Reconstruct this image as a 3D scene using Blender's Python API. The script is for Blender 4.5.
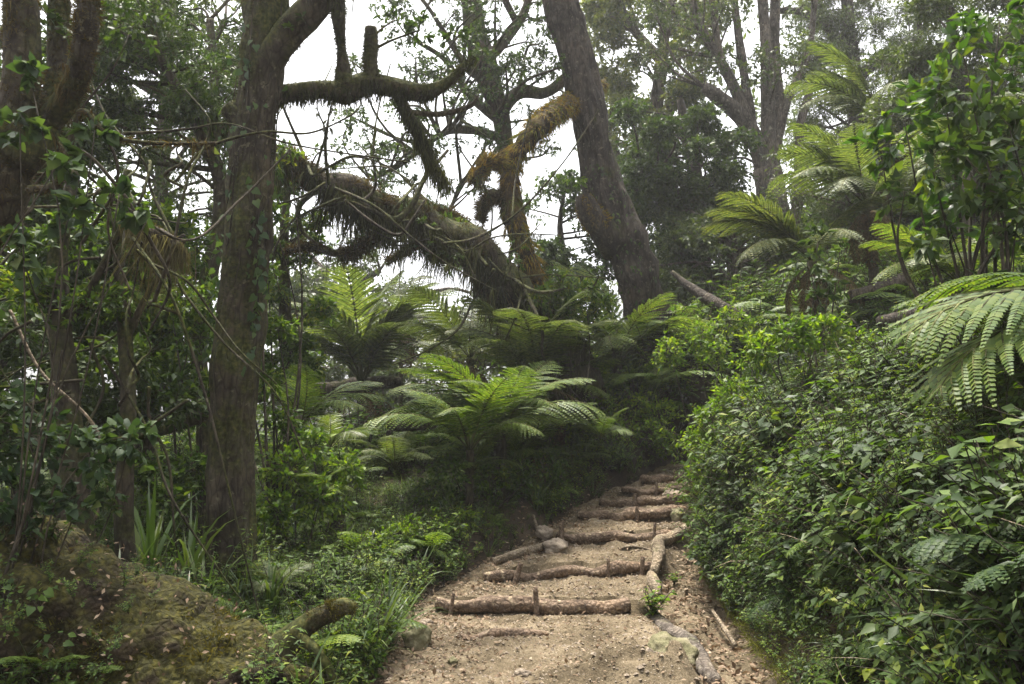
import bpy, math
import numpy as np
from math import radians as R

# ------------------------------------------------------------------ camera numbers
F = 804.0                      # focal length in photo pixels (1024 wide)
PITCH = R(7.0)
CAMZ = 1.6
CP, SP = math.cos(PITCH), math.sin(PITCH)
PI = math.pi


def P(px, py, d):
    """world point seen at pixel (px, py) at ground distance d"""
    u, v = (px - 512.0) / F, (342.0 - py) / F
    y = CP - v * SP
    z = SP + v * CP
    s = d / y
    return np.array([u * s, d, CAMZ + z * s])


def project(p):
    p = np.asarray(p, float)
    y = p[:, 1] * CP + (p[:, 2] - CAMZ) * SP
    z = -p[:, 1] * SP + (p[:, 2] - CAMZ) * CP
    y = np.where(y < 0.05, 0.05, y)
    return 512 + F * p[:, 0] / y, 342 - F * z / y


scene = bpy.context.scene
col = scene.collection
for m in list(bpy.data.objects):
    bpy.data.objects.remove(m)

# ------------------------------------------------------------------ noise
def _hash(ix, iy, iz):
    h = (ix * 374761393 + iy * 668265263 + iz * 2147483647 + 1274126177) & 0xFFFFFFFF
    h = ((h ^ (h >> 13)) * 1274126177) & 0xFFFFFFFF
    h = ((h ^ (h >> 16)) * 2246822519) & 0xFFFFFFFF
    return ((h ^ (h >> 15)) & 0xFFFF) / 32767.5 - 1.0


def vnoise(p):
    p = np.asarray(p, float)
    i = np.floor(p).astype(np.int64)
    f = p - i
    f = f * f * (3 - 2 * f)
    out = 0
    for dx in (0, 1):
        wx = f[:, 0] if dx else 1 - f[:, 0]
        for dy in (0, 1):
            wy = f[:, 1] if dy else 1 - f[:, 1]
            for dz in (0, 1):
                wz = f[:, 2] if dz else 1 - f[:, 2]
                out = out + wx * wy * wz * _hash(i[:, 0] + dx, i[:, 1] + dy, i[:, 2] + dz)
    return out


def fbm(p, o=3):
    p = np.asarray(p, float)
    a, s, t = 1.0, 0.0, 0.0
    for k in range(o):
        s = s + a * vnoise(p * (2.03 ** k) + 17.3 * k)
        t += a
        a *= 0.5
    return s / t


def sstep(a, b, x):
    t = np.clip((x - a) / (b - a), 0, 1)
    return t * t * (3 - 2 * t)


def unit(v):
    v = np.asarray(v, float)
    return v / np.maximum(np.linalg.norm(v, axis=-1, keepdims=True), 1e-9)


# ------------------------------------------------------------------ mesh builder
class MB:
    def __init__(self):
        self.v, self.f, self.m, self.n = [], [], [], 0

    def add(self, verts, *faces, mat=0):
        verts = np.asarray(verts, float)
        if not len(verts):
            return
        self.v.append(verts)
        for f in faces:
            f = np.asarray(f, np.int64)
            if len(f):
                self.f.append(f + self.n)
                self.m.append(np.full(len(f), mat, np.int32))
        self.n += len(verts)

    def mesh(self, name, mats, smooth=True, origin=None):
        me = bpy.data.meshes.new(name)
        if self.n == 0:
            return me
        v = np.concatenate(self.v)
        if origin is not None:
            v = v - np.asarray(origin)
        me.vertices.add(len(v))
        me.vertices.foreach_set('co', v.astype(np.float32).ravel())
        nl = sum(f.size for f in self.f)
        nf = sum(len(f) for f in self.f)
        me.loops.add(nl)
        me.loops.foreach_set('vertex_index', np.concatenate([f.ravel() for f in self.f]).astype(np.int32))
        tot = np.concatenate([np.full(len(f), f.shape[1], np.int32) for f in self.f])
        start = np.concatenate([[0], np.cumsum(tot)[:-1]]).astype(np.int32)
        me.polygons.add(nf)
        me.polygons.foreach_set('loop_start', start)
        me.polygons.foreach_set('loop_total', tot)
        me.polygons.foreach_set('material_index', np.concatenate(self.m))
        me.polygons.foreach_set('use_smooth', np.full(nf, smooth, bool))
        for m in (mats if isinstance(mats, (list, tuple)) else [mats]):
            me.materials.append(m)
        me.update(calc_edges=True)
        return me

    def build(self, name, mats, parent=None, smooth=True, loc=None):
        if parent is not None:
            org = np.array(parent['_org'])
        else:
            org = np.array(loc) if loc is not None else np.zeros(3)
        o = bpy.data.objects.new(name, self.mesh(name, mats, smooth, org))
        col.objects.link(o)
        if parent is not None:
            o.parent = parent
        else:
            o.location = org
        return o


ROOTS = []


def thing(name, label, cat, loc=(0, 0, 0), group=None):
    o = bpy.data.objects.new(name, None)
    col.objects.link(o)
    o.empty_display_size = 0.1
    o.location = [float(c) for c in loc]
    o['_org'] = [float(c) for c in loc]
    ROOTS.append(o)
    return tag(o, label, cat, group)


def tag(o, label, cat, group=None, kind=None):
    o['label'] = label
    o['category'] = cat
    if group:
        o['group'] = group
    if kind:
        o['kind'] = kind
    return o


# ------------------------------------------------------------------ shapes
def spline(pts, n):
    """Catmull-Rom through the rows of pts (any columns)"""
    p = np.asarray(pts, float)
    if len(p) == 2:
        t = np.linspace(0, 1, n)[:, None]
        return p[0] * (1 - t) + p[1] * t
    q = np.vstack([2 * p[0] - p[1], p, 2 * p[-1] - p[-2]])
    seg = np.linalg.norm(np.diff(p[:, :3], axis=0), axis=1)
    cs = np.concatenate([[0], np.cumsum(seg)])
    s = np.linspace(0, cs[-1], n)
    i = np.clip(np.searchsorted(cs, s, side='right') - 1, 0, len(p) - 2)
    t = ((s - cs[i]) / np.maximum(seg[i], 1e-9))[:, None]
    a, b, c, d = q[i], q[i + 1], q[i + 2], q[i + 3]
    return 0.5 * (2 * b + (c - a) * t + (2 * a - 5 * b + 4 * c - d) * t ** 2 + (3 * b - 3 * c + d - a) * t ** 3)


def frames(c):
    t = unit(np.gradient(c, axis=0))
    n = np.zeros_like(t)
    a = np.array([1.0, 0, 0]) if abs(t[0, 0]) < 0.8 else np.array([0, 1.0, 0])
    n[0] = unit(np.cross(t[0], a))
    for i in range(1, len(c)):
        v = n[i - 1] - t[i] * np.dot(n[i - 1], t[i])
        n[i] = unit(v)
    return t, n, np.cross(t, n)


def tube(pts, segs=10, n=None, rough=0.0, freq=3.0, ridge=0.0, seed=0, wave=0.0, nring=0, lump=0.0):
    """pts: rows x,y,z,r. Returns verts, quads, tri caps"""
    pts = np.asarray(pts, float)
    if n is None:
        L = np.linalg.norm(np.diff(pts[:, :3], axis=0), axis=1).sum()
        n = int(max(3, min(120, L / max(0.02, pts[:, 3].mean() * 0.7))))
    s = spline(pts, n)
    c, r = s[:, :3], np.maximum(s[:, 3], 0.0008)
    t, u, w = frames(c)
    a = np.linspace(0, 2 * PI, segs, endpoint=False)
    ca, sa = np.cos(a), np.sin(a)
    dirs = u[:, None] * ca[None, :, None] + w[:, None] * sa[None, :, None]
    rr = np.repeat(r[:, None], segs, 1)
    ln = np.concatenate([[0], np.cumsum(np.linalg.norm(np.diff(c, axis=0), axis=1))])
    if rough or lump:
        base = (c[:, None] + dirs * rr[..., None]).reshape(-1, 3)
        if rough:
            rr = rr * (1 + rough * fbm(base * freq + seed * 7.1, 3).reshape(rr.shape))
        if lump:
            rr = rr * (1 + lump * vnoise(base * freq * 0.35 + seed * 3.7 + 50).reshape(rr.shape))
    if ridge:
        g = np.stack([np.repeat((ca * 3.2)[None], n, 0), np.repeat((sa * 3.2)[None], n, 0),
                      np.repeat((ln * 2.2)[:, None], segs, 1)], -1).reshape(-1, 3)
        rr = rr * (1 + ridge * fbm(g + seed, 3).reshape(rr.shape))
    if wave:
        rr = rr * (1 + wave * np.abs(np.sin(ln * nring + 1.2 * vnoise(np.stack([ln * 3, ln * 0, ln * 0 + seed], 1))))[:, None] - wave * 0.5)
    v = (c[:, None] + dirs * rr[..., None]).reshape(-1, 3)
    i = np.arange(n - 1)[:, None] * segs
    j = np.arange(segs)[None]
    j2 = (j + 1) % segs
    q = np.stack([i + j, i + j2, i + segs + j2, i + segs + j], -1).reshape(-1, 4)
    v = np.vstack([v, c[:1] - t[:1] * r[0] * 0.15, c[-1:] + t[-1:] * r[-1] * 0.25])
    nb = n * segs
    jj = np.arange(segs)
    cap0 = np.stack([np.full(segs, nb), (jj + 1) % segs, jj], -1)
    cap1 = np.stack([np.full(segs, nb + 1), nb - segs + jj, nb - segs + (jj + 1) % segs], -1)
    return v, q, np.vstack([cap0, cap1])


def pxpts(rows):
    """rows (px, py, d, r in px) -> x,y,z,r"""
    return np.array([[*P(a, b, d), r / F * d] for a, b, d, r in rows])


def leaf_frames(d, up):
    y = unit(d)
    x = unit(np.cross(y, up))
    z = np.cross(x, y)
    return np.stack([x, y, z], -1)


def place(tmpl, pos, M, s, sx=None):
    tv, tf = tmpl
    n, k = len(pos), len(tv)
    if n == 0:
        return np.zeros((0, 3)), [f[:0] for f in tf]
    s = np.broadcast_to(np.asarray(s, float), (n,))
    loc = tv[None] * s[:, None, None]
    if sx is not None:
        loc = loc.copy()
        loc[..., 0] *= np.broadcast_to(sx, (n,))[:, None]
    v = pos[:, None] + np.einsum('nij,nvj->nvi', M, loc)
    off = (np.arange(n) * k)[:, None, None]
    return v.reshape(-1, 3), [(f[None] + off).reshape(-1, f.shape[1]) for f in tf]


def T(v, *f):
    return np.array(v, float), [np.array(x, np.int64) for x in f]


# leaf templates: x width, y length (unit), z up
LEAF = T([(0, 0, 0), (-.24, .42, .05), (.24, .42, .05), (0, .48, -.01), (0, 1, -.10)],
         [(0, 2, 3), (0, 3, 1), (3, 2, 4), (1, 3, 4)])
LANCE = T([(0, 0, 0), (-.13, .4, .03), (.13, .4, .03), (0, .45, -.02), (0, 1, -.16)],
          [(0, 2, 3), (0, 3, 1), (3, 2, 4), (1, 3, 4)])
OVAL = T([(0, 0, 0), (-.20, .22, .03), (.20, .22, .03), (0, .25, 0), (-.27, .55, .05), (.27, .55, .05), (0, .58, -.01),
          (-.13, .84, 0), (.13, .84, 0), (0, 1, -.1)],
         [(0, 2, 3), (0, 3, 1), (6, 8, 9), (6, 9, 7), (6, 5, 8), (6, 7, 4)],
         [(3, 2, 5, 6), (1, 3, 6, 4)])
HEART = T([(0, 0, 0), (-.30, -.12, .03), (.30, -.12, .03), (-.44, .22, .06), (.44, .22, .06), (0, .3, -.02), (-.26, .62, .03),
           (.26, .62, .03), (0, .68, -.03), (0, 1, -.14)],
          [(0, 2, 4), (0, 4, 5), (0, 5, 3), (0, 3, 1), (8, 7, 9), (6, 8, 9)],
          [(5, 4, 7, 8), (3, 5, 8, 6)])
DIAM = T([(0, 0, 0), (-.17, .4, 0.02), (.17, .4, 0.02), (0, 1, -.05)], [(0, 2, 1), (1, 2, 3)])
PINN = T([(-.17, 0, 0), (.17, 0, 0), (-.20, .55, .03), (.20, .55, .03), (0, 1, -.08)], [(2, 3, 4)], [(0, 1, 3, 2)])
STRAND = T([(-.5, 0, 0), (.5, 0, 0), (0, 1, 0)], [(0, 1, 2)])


def blade_t(segs=5, bend=0.6, w=0.035):
    v, f = [], []
    ang = 0.0
    y = z = 0.0
    for i in range(segs + 1):
        t = i / segs
        ww = w * (1 - t ** 2.2) * (0.7 + 0.6 * min(1, t * 4))
        v += [(-ww / 2, y, z + ww * .15), (ww / 2, y, z + ww * .15)]
        ang = bend * (t ** 1.3) * 1.6
        y += math.cos(ang) / segs
        z -= math.sin(ang) / segs
        if i:
            a = 2 * (i - 1)
            f.append((a, a + 1, a + 3, a + 2))
    return T(v, f)


BLADES = [blade_t(5, b, w) for b, w in ((.35, .03), (.8, .035), (1.2, .03))]


def rdir(rg, n, zc=0.0, spread=1.0):
    v = rg.normal(size=(n, 3)) * spread
    v[:, 2] += zc
    return unit(v)


# ------------------------------------------------------------------ materials
def nodes(name):
    m = bpy.data.materials.new(name)
    m.use_nodes = True
    nt = m.node_tree
    nt.nodes.clear()
    return m, nt, nt.nodes, nt.links


def N(nd, t, **kw):
    n = nd.new(t)
    for k, v in kw.items():
        if k in n.inputs:
            n.inputs[k].default_value = v
        else:
            setattr(n, k, v)
    return n


def ramp(nd, stops):
    r = nd.new('ShaderNodeValToRGB')
    e = r.color_ramp.elements
    while len(e) > 1:
        e.remove(e[-1])
    e[0].position = stops[0][0]
    e[0].color = (*stops[0][1], 1)
    for p, c in stops[1:]:
        x = e.new(p)
        x.color = (*c, 1)
    return r


def leaf_mat(name, cols, trans=0.4, rough=0.42, spec=0.5, yellow=(1.5, 1.6, .5), patch=None):
    """cols: list of (position, rgb) over the random value of each leaf"""
    m, nt, nd, L = nodes(name)
    out = N(nd, 'ShaderNodeOutputMaterial')
    geo = N(nd, 'ShaderNodeNewGeometry')
    rp = ramp(nd, cols)
    # each leaf its own tone, plus tone of the plant patch
    no = N(nd, 'ShaderNodeTexNoise', Scale=1.3, Detail=2.0)
    tc = N(nd, 'ShaderNodeTexCoord')
    L.new(tc.outputs['Object'], no.inputs['Vector'])
    ad = N(nd, 'ShaderNodeMath', operation='MULTIPLY_ADD')
    L.new(no.outputs['Fac'], ad.inputs[0])
    ad.inputs[1].default_value = 0.9
    ma = N(nd, 'ShaderNodeMath', operation='MULTIPLY_ADD')
    L.new(geo.outputs['Random Per Island'], ma.inputs[0])
    ma.inputs[1].default_value = 0.75
    ma.inputs[2].default_value = -0.32
    L.new(ma.outputs[0], ad.inputs[2])
    L.new(ad.outputs[0], rp.inputs['Fac'])
    bs = N(nd, 'ShaderNodeBsdfPrincipled', Roughness=rough)
    bs.inputs['Specular IOR Level'].default_value = spec
    L.new(rp.outputs['Color'], bs.inputs['Base Color'])
    tr = N(nd, 'ShaderNodeBsdfTranslucent')
    mu = N(nd, 'ShaderNodeMix', data_type='RGBA', blend_type='MULTIPLY')
    mu.inputs[0].default_value = 1.0
    L.new(rp.outputs['Color'], mu.inputs[6])
    mu.inputs[7].default_value = (yellow[0], yellow[1], yellow[2], 1)
    L.new(mu.outputs[2], tr.inputs['Color'])
    mx = N(nd, 'ShaderNodeMixShader')
    mx.inputs[0].default_value = trans
    L.new(bs.outputs[0], mx.inputs[1])
    L.new(tr.outputs[0], mx.inputs[2])
    L.new(mx.outputs[0], out.inputs['Surface'])
    return m


def bark_mat(name, dark, mid, light, moss=None, moss_amt=0.5, scale=6.0, stretch=0.18, bump=0.6, mossscale=1.6, up=0.5):
    m, nt, nd, L = nodes(name)
    out = N(nd, 'ShaderNodeOutputMaterial')
    tc = N(nd, 'ShaderNodeTexCoord')
    mp = N(nd, 'ShaderNodeMapping')
    mp.inputs['Scale'].default_value = (1, 1, stretch)
    L.new(tc.outputs['Object'], mp.inputs['Vector'])
    n1 = N(nd, 'ShaderNodeTexNoise', Scale=scale * 2.2, Detail=8.0, Roughness=0.7, Distortion=0.4)
    L.new(mp.outputs[0], n1.inputs['Vector'])
    vo = N(nd, 'ShaderNodeTexVoronoi', Scale=scale * 3.0, feature='DISTANCE_TO_EDGE')
    L.new(mp.outputs[0], vo.inputs['Vector'])
    n2 = N(nd, 'ShaderNodeTexNoise', Scale=2.3, Detail=5.0, Roughness=0.6)
    L.new(tc.outputs['Object'], n2.inputs['Vector'])
    rp = ramp(nd, [(.3, dark), (.5, mid), (.72, light)])
    L.new(n1.outputs['Fac'], rp.inputs['Fac'])
    cr = ramp(nd, [(0, (.35, .33, .30)), (.12, (1, 1, 1))])
    L.new(vo.outputs['Distance'], cr.inputs['Fac'])
    mu = N(nd, 'ShaderNodeMix', data_type='RGBA', blend_type='MULTIPLY')
    mu.inputs[0].default_value = 0.7
    L.new(rp.outputs[0], mu.inputs[6])
    L.new(cr.outputs[0], mu.inputs[7])
    pat = ramp(nd, [(.36, (.45, .43, .40)), (.5, (.9, .9, .9)), (.66, (1.35, 1.3, 1.2))])
    L.new(n2.outputs['Fac'], pat.inputs['Fac'])
    mp2 = N(nd, 'ShaderNodeMix', data_type='RGBA', blend_type='MULTIPLY')
    mp2.inputs[0].default_value = 1.0
    L.new(mu.outputs[2], mp2.inputs[6])
    L.new(pat.outputs[0], mp2.inputs[7])
    mu = mp2
    lich = ramp(nd, [(.58, (0, 0, 0)), (.68, (1, 1, 1))])
    n3 = N(nd, 'ShaderNodeTexNoise', Scale=13.0, Detail=6.0, Roughness=0.65)
    L.new(tc.outputs['Object'], n3.inputs['Vector'])
    L.new(n3.outputs['Fac'], lich.inputs['Fac'])
    mlic = N(nd, 'ShaderNodeMix', data_type='RGBA')
    L.new(lich.outputs[0], mlic.inputs[0])
    L.new(mu.outputs[2], mlic.inputs[6])
    mlic.inputs[7].default_value = (light[0] * 1.25, light[1] * 1.3, light[2] * 1.15, 1)
    colour = mlic.outputs[2]
    if moss:
        geo = N(nd, 'ShaderNodeNewGeometry')
        sx = N(nd, 'ShaderNodeSeparateXYZ')
        L.new(geo.outputs['Normal'], sx.inputs[0])
        n4 = N(nd, 'ShaderNodeTexNoise', Scale=mossscale, Detail=7.0, Roughness=0.7)
        L.new(tc.outputs['Object'], n4.inputs['Vector'])
        a = N(nd, 'ShaderNodeMath', operation='MULTIPLY_ADD')
        L.new(sx.outputs['Z'], a.inputs[0])
        a.inputs[1].default_value = 0.22 * up
        L.new(n4.outputs['Fac'], a.inputs[2])
        lo = 0.78 - moss_amt * 0.6
        mr = N(nd, 'ShaderNodeMapRange', clamp=True)
        L.new(a.outputs[0], mr.inputs[0])
        mr.inputs[1].default_value = lo
        mr.inputs[2].default_value = lo + 0.14
        n5 = N(nd, 'ShaderNodeTexNoise', Scale=28.0, Detail=4.0)
        L.new(tc.outputs['Object'], n5.inputs['Vector'])
        mrp = ramp(nd, [(.3, tuple(c * .45 for c in moss[0])), (.5, moss[0]), (.7, moss[1])])
        L.new(n5.outputs['Fac'], mrp.inputs['Fac'])
        mm = N(nd, 'ShaderNodeMix', data_type='RGBA')
        L.new(mr.outputs[0], mm.inputs[0])
        L.new(colour, mm.inputs[6])
        L.new(mrp.outputs[0], mm.inputs[7])
        colour = mm.outputs[2]
    bs = N(nd, 'ShaderNodeBsdfPrincipled', Roughness=0.9)
    bs.inputs['Specular IOR Level'].default_value = 0.2
    L.new(colour, bs.inputs['Base Color'])
    h = N(nd, 'ShaderNodeMath', operation='MULTIPLY_ADD')
    L.new(vo.outputs['Distance'], h.inputs[0])
    h.inputs[1].default_value = 1.2
    L.new(n1.outputs['Fac'], h.inputs[2])
    bp = N(nd, 'ShaderNodeBump', Strength=bump, Distance=0.03)
    L.new(h.outputs[0], bp.inputs['Height'])
    L.new(bp.outputs[0], bs.inputs['Normal'])
    L.new(bs.outputs[0], out.inputs['Surface'])
    return m


def soil_mat(name, stops, scale=3.0, fleck=None, bump=0.5):
    m, nt, nd, L = nodes(name)
    out = N(nd, 'ShaderNodeOutputMaterial')
    tc = N(nd, 'ShaderNodeTexCoord')
    n1 = N(nd, 'ShaderNodeTexNoise', Scale=scale, Detail=10.0, Roughness=0.68)
    L.new(tc.outputs['Object'], n1.inputs['Vector'])
    n2 = N(nd, 'ShaderNodeTexNoise', Scale=60.0, Detail=6.0, Roughness=0.75)
    L.new(tc.outputs['Object'], n2.inputs['Vector'])
    rp = ramp(nd, stops)
    ad = N(nd, 'ShaderNodeMath', operation='MULTIPLY_ADD')
    L.new(n2.outputs['Fac'], ad.inputs[0])
    ad.inputs[1].default_value = 0.55
    sub = N(nd, 'ShaderNodeMath', operation='SUBTRACT')
    L.new(n1.outputs['Fac'], sub.inputs[0])
    sub.inputs[1].default_value = 0.27
    L.new(sub.outputs[0], ad.inputs[2])
    L.new(ad.outputs[0], rp.inputs['Fac'])
    colour = rp.outputs[0]
    hsrc = n2.outputs['Fac']
    if fleck:
        vo = N(nd, 'ShaderNodeTexVoronoi', Scale=42.0, Randomness=1.0)
        L.new(tc.outputs['Object'], vo.inputs['Vector'])
        fr = ramp(nd, [(.0, (1, 1, 1)), (.16, (0.8, .8, .8)), (.24, (0, 0, 0))])
        L.new(vo.outputs['Distance'], fr.inputs['Fac'])
        sep = N(nd, 'ShaderNodeSeparateColor')
        L.new(vo.outputs['Color'], sep.inputs[0])
        gt = N(nd, 'ShaderNodeMath', operation='GREATER_THAN')
        L.new(sep.outputs[0], gt.inputs[0])
        gt.inputs[1].default_value = 0.62
        mu = N(nd, 'ShaderNodeMath', operation='MULTIPLY')
        L.new(fr.outputs[0], mu.inputs[0])
        L.new(gt.outputs[0], mu.inputs[1])
        fc = ramp(nd, fleck)
        L.new(sep.outputs[1], fc.inputs['Fac'])
        mx = N(nd, 'ShaderNodeMix', data_type='RGBA')
        L.new(mu.outputs[0], mx.inputs[0])
        L.new(colour, mx.inputs[6])
        L.new(fc.outputs[0], mx.inputs[7])
        colour = mx.outputs[2]
        h = N(nd, 'ShaderNodeMath', operation='MULTIPLY_ADD')
        L.new(mu.outputs[0], h.inputs[0])
        h.inputs[1].default_value = 0.5
        L.new(n2.outputs['Fac'], h.inputs[2])
        hsrc = h.outputs[0]
    bs = N(nd, 'ShaderNodeBsdfPrincipled', Roughness=0.95)
    bs.inputs['Specular IOR Level'].default_value = 0.15
    L.new(colour, bs.inputs['Base Color'])
    bp = N(nd, 'ShaderNodeBump', Strength=bump, Distance=0.02)
    L.new(hsrc, bp.inputs['Height'])
    L.new(bp.outputs[0], bs.inputs['Normal'])
    L.new(bs.outputs[0], out.inputs['Surface'])
    return m


M = {}
M['leaf_herb'] = leaf_mat('leaf_herb', [(.15, (.022, .045, .009)), (.45, (.052, .094, .016)), (.75, (.09, .142, .022)), (.97, (.185, .20, .032))], .38, .55, .22)
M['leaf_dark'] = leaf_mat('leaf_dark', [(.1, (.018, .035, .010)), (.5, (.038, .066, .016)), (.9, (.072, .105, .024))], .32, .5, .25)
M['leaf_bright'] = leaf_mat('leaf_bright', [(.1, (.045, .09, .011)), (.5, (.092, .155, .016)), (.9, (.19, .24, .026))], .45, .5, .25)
M['leaf_glossy'] = leaf_mat('leaf_glossy', [(.1, (.02, .05, .010)), (.5, (.045, .095, .016)), (.75, (.07, .12, .018)), (.97, (.18, .22, .025))], .42, .4, .4)
M['leaf_broad'] = leaf_mat('leaf_broad', [(.1, (.022, .045, .020)), (.5, (.045, .078, .032)), (.85, (.075, .115, .04)), (1, (.14, .15, .04))], .35, .55, .25)
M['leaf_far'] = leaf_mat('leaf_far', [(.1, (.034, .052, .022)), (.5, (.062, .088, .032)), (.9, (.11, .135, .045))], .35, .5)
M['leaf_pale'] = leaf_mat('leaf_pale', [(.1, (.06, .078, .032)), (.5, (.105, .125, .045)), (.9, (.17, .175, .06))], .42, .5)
M['fern'] = leaf_mat('fern', [(.1, (.046, .085, .018)), (.5, (.09, .142, .025)), (.9, (.145, .185, .035))], .4, .48, .28)
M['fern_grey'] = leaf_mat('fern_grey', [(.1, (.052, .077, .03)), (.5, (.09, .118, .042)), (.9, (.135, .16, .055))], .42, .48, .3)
M['fern_dark'] = leaf_mat('fern_dark', [(.1, (.02, .042, .014)), (.5, (.04, .072, .02)), (.9, (.075, .11, .028))], .4, .5, .25)
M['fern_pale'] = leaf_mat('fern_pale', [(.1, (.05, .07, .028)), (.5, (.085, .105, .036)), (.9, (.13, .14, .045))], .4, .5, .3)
M['fern_dead'] = leaf_mat('fern_dead', [(.1, (.045, .028, .014)), (.5, (.09, .058, .028)), (.9, (.15, .105, .055))], .3, .8, .1, (1.2, 1.1, .8))
M['fern_gold'] = leaf_mat('fern_gold', [(.1, (.055, .09, .02)), (.5, (.10, .145, .028)), (.9, (.16, .185, .038))], .45, .45)
M['grass'] = leaf_mat('grass', [(.1, (.03, .055, .018)), (.5, (.055, .095, .026)), (.9, (.11, .15, .04))], .35, .4)
M['moss_dark'] = leaf_mat('moss_dark', [(.1, (.022, .024, .014)), (.5, (.04, .042, .021)), (.9, (.075, .075, .034))], .3, .9, .1)
M['moss_beard'] = leaf_mat('moss_beard', [(.1, (.06, .052, .028)), (.5, (.11, .095, .045)), (.9, (.17, .15, .07))], .4, .9, .1, (1.2, 1.2, .8))
M['moss_rust'] = leaf_mat('moss_rust', [(.1, (.018, .012, .007)), (.5, (.04, .028, .013)), (.9, (.075, .055, .02))], .3, .9, .1, (1.3, 1.2, .7))
M['moss_ochre'] = leaf_mat('moss_ochre', [(.1, (.03, .028, .009)), (.5, (.062, .056, .013)), (.9, (.12, .105, .02))], .3, .9, .1, (1.3, 1.2, .7))
M['moss_gold'] = leaf_mat('moss_gold', [(.1, (.075, .045, .012)), (.4, (.16, .10, .02)), (.65, (.21, .145, .025)), (.95, (.15, .16, .03))], .35, .9, .1, (1.3, 1.2, .6))
M['moss_brown'] = leaf_mat('moss_brown', [(.1, (.038, .027, .014)), (.5, (.07, .052, .024)), (.9, (.115, .092, .036))], .3, .9, .1, (1.3, 1.2, .7))
M['moss_green'] = leaf_mat('moss_green', [(.1, (.05, .055, .014)), (.5, (.09, .10, .022)), (.9, (.16, .16, .035))], .3, .9, .1)
M['litter'] = leaf_mat('litter', [(.1, (.07, .045, .028)), (.4, (.14, .09, .055)), (.7, (.22, .155, .10)), (.95, (.32, .25, .18))], .15, .75, .25, (1.1, 1, .8))
M['twig'] = bark_mat('twig', (.03, .025, .018), (.06, .05, .036), (.12, .10, .075), bump=.2)
M['stalk'] = bark_mat('stalk', (.05, .06, .02), (.08, .085, .03), (.11, .11, .045), bump=.1)
GM = ((.045, .05, .014), (.095, .09, .024))
M['bark_brown'] = bark_mat('bark_brown', (.022, .018, .015), (.055, .044, .036), (.115, .096, .08), GM, .32, 5.0, .25, 1.0)
M['bark_moss'] = bark_mat('bark_moss', (.028, .024, .018), (.065, .052, .038), (.11, .095, .07), GM, .55, 5.0, .3, .8)
M['bark_orange'] = bark_mat('bark_orange', (.02, .015, .01), (.05, .035, .018), (.09, .06, .025), ((.09, .06, .015), (.10, .10, .02)), .5, 6.0, .6, .8)
M['bark_grey'] = bark_mat('bark_grey', (.05, .042, .036), (.12, .10, .085), (.22, .19, .165), GM, .15, 6.0, .2, .8)
M['bark_log'] = bark_mat('bark_log', (.06, .042, .03), (.17, .12, .085), (.29, .22, .165), None, 0, 7.0, 1.0, .7)
M['bark_pale'] = bark_mat('bark_pale', (.09, .068, .045), (.22, .175, .125), (.36, .30, .23), ((.07, .075, .02), (.12, .11, .035)), .2, 7.0, 1.0, .8)
M['mound'] = bark_mat('mound', (.014, .010, .007), (.034, .024, .015), (.066, .048, .028), ((.038, .036, .009), (.09, .08, .016)), .46, 7.0, 1.0, 1.0, 2.6, .9)
M['soil'] = soil_mat('soil', [(.3, (.02, .015, .011)), (.5, (.045, .034, .023)), (.7, (.085, .062, .04))], 4.0)
M['path'] = soil_mat('path', [(.30, (.040, .030, .018)), (.43, (.088, .068, .042)), (.56, (.152, .119, .076)), (.72, (.26, .208, .142))], 2.2,
                     [(.2, (.16, .11, .07)), (.5, (.42, .34, .25)), (.9, (.55, .47, .37))], .8)
M['earth'] = soil_mat('earth', [(.28, (.10, .075, .045)), (.45, (.19, .145, .09)), (.6, (.27, .21, .14)), (.75, (.36, .29, .2))], 5.0, [(.2, (.16, .11, .07)), (.5, (.38, .31, .22)), (.9, (.5, .42, .33))], 1.0)
M['stone'] = soil_mat('stone', [(.3, (.13, .105, .08)), (.5, (.24, .195, .15)), (.7, (.36, .30, .235))], 6.0, None, .6)
M['stone_moss'] = soil_mat('stone_moss', [(.3, (.08, .08, .04)), (.5, (.17, .155, .09)), (.7, (.28, .245, .17))], 6.0, None, .6)

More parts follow.
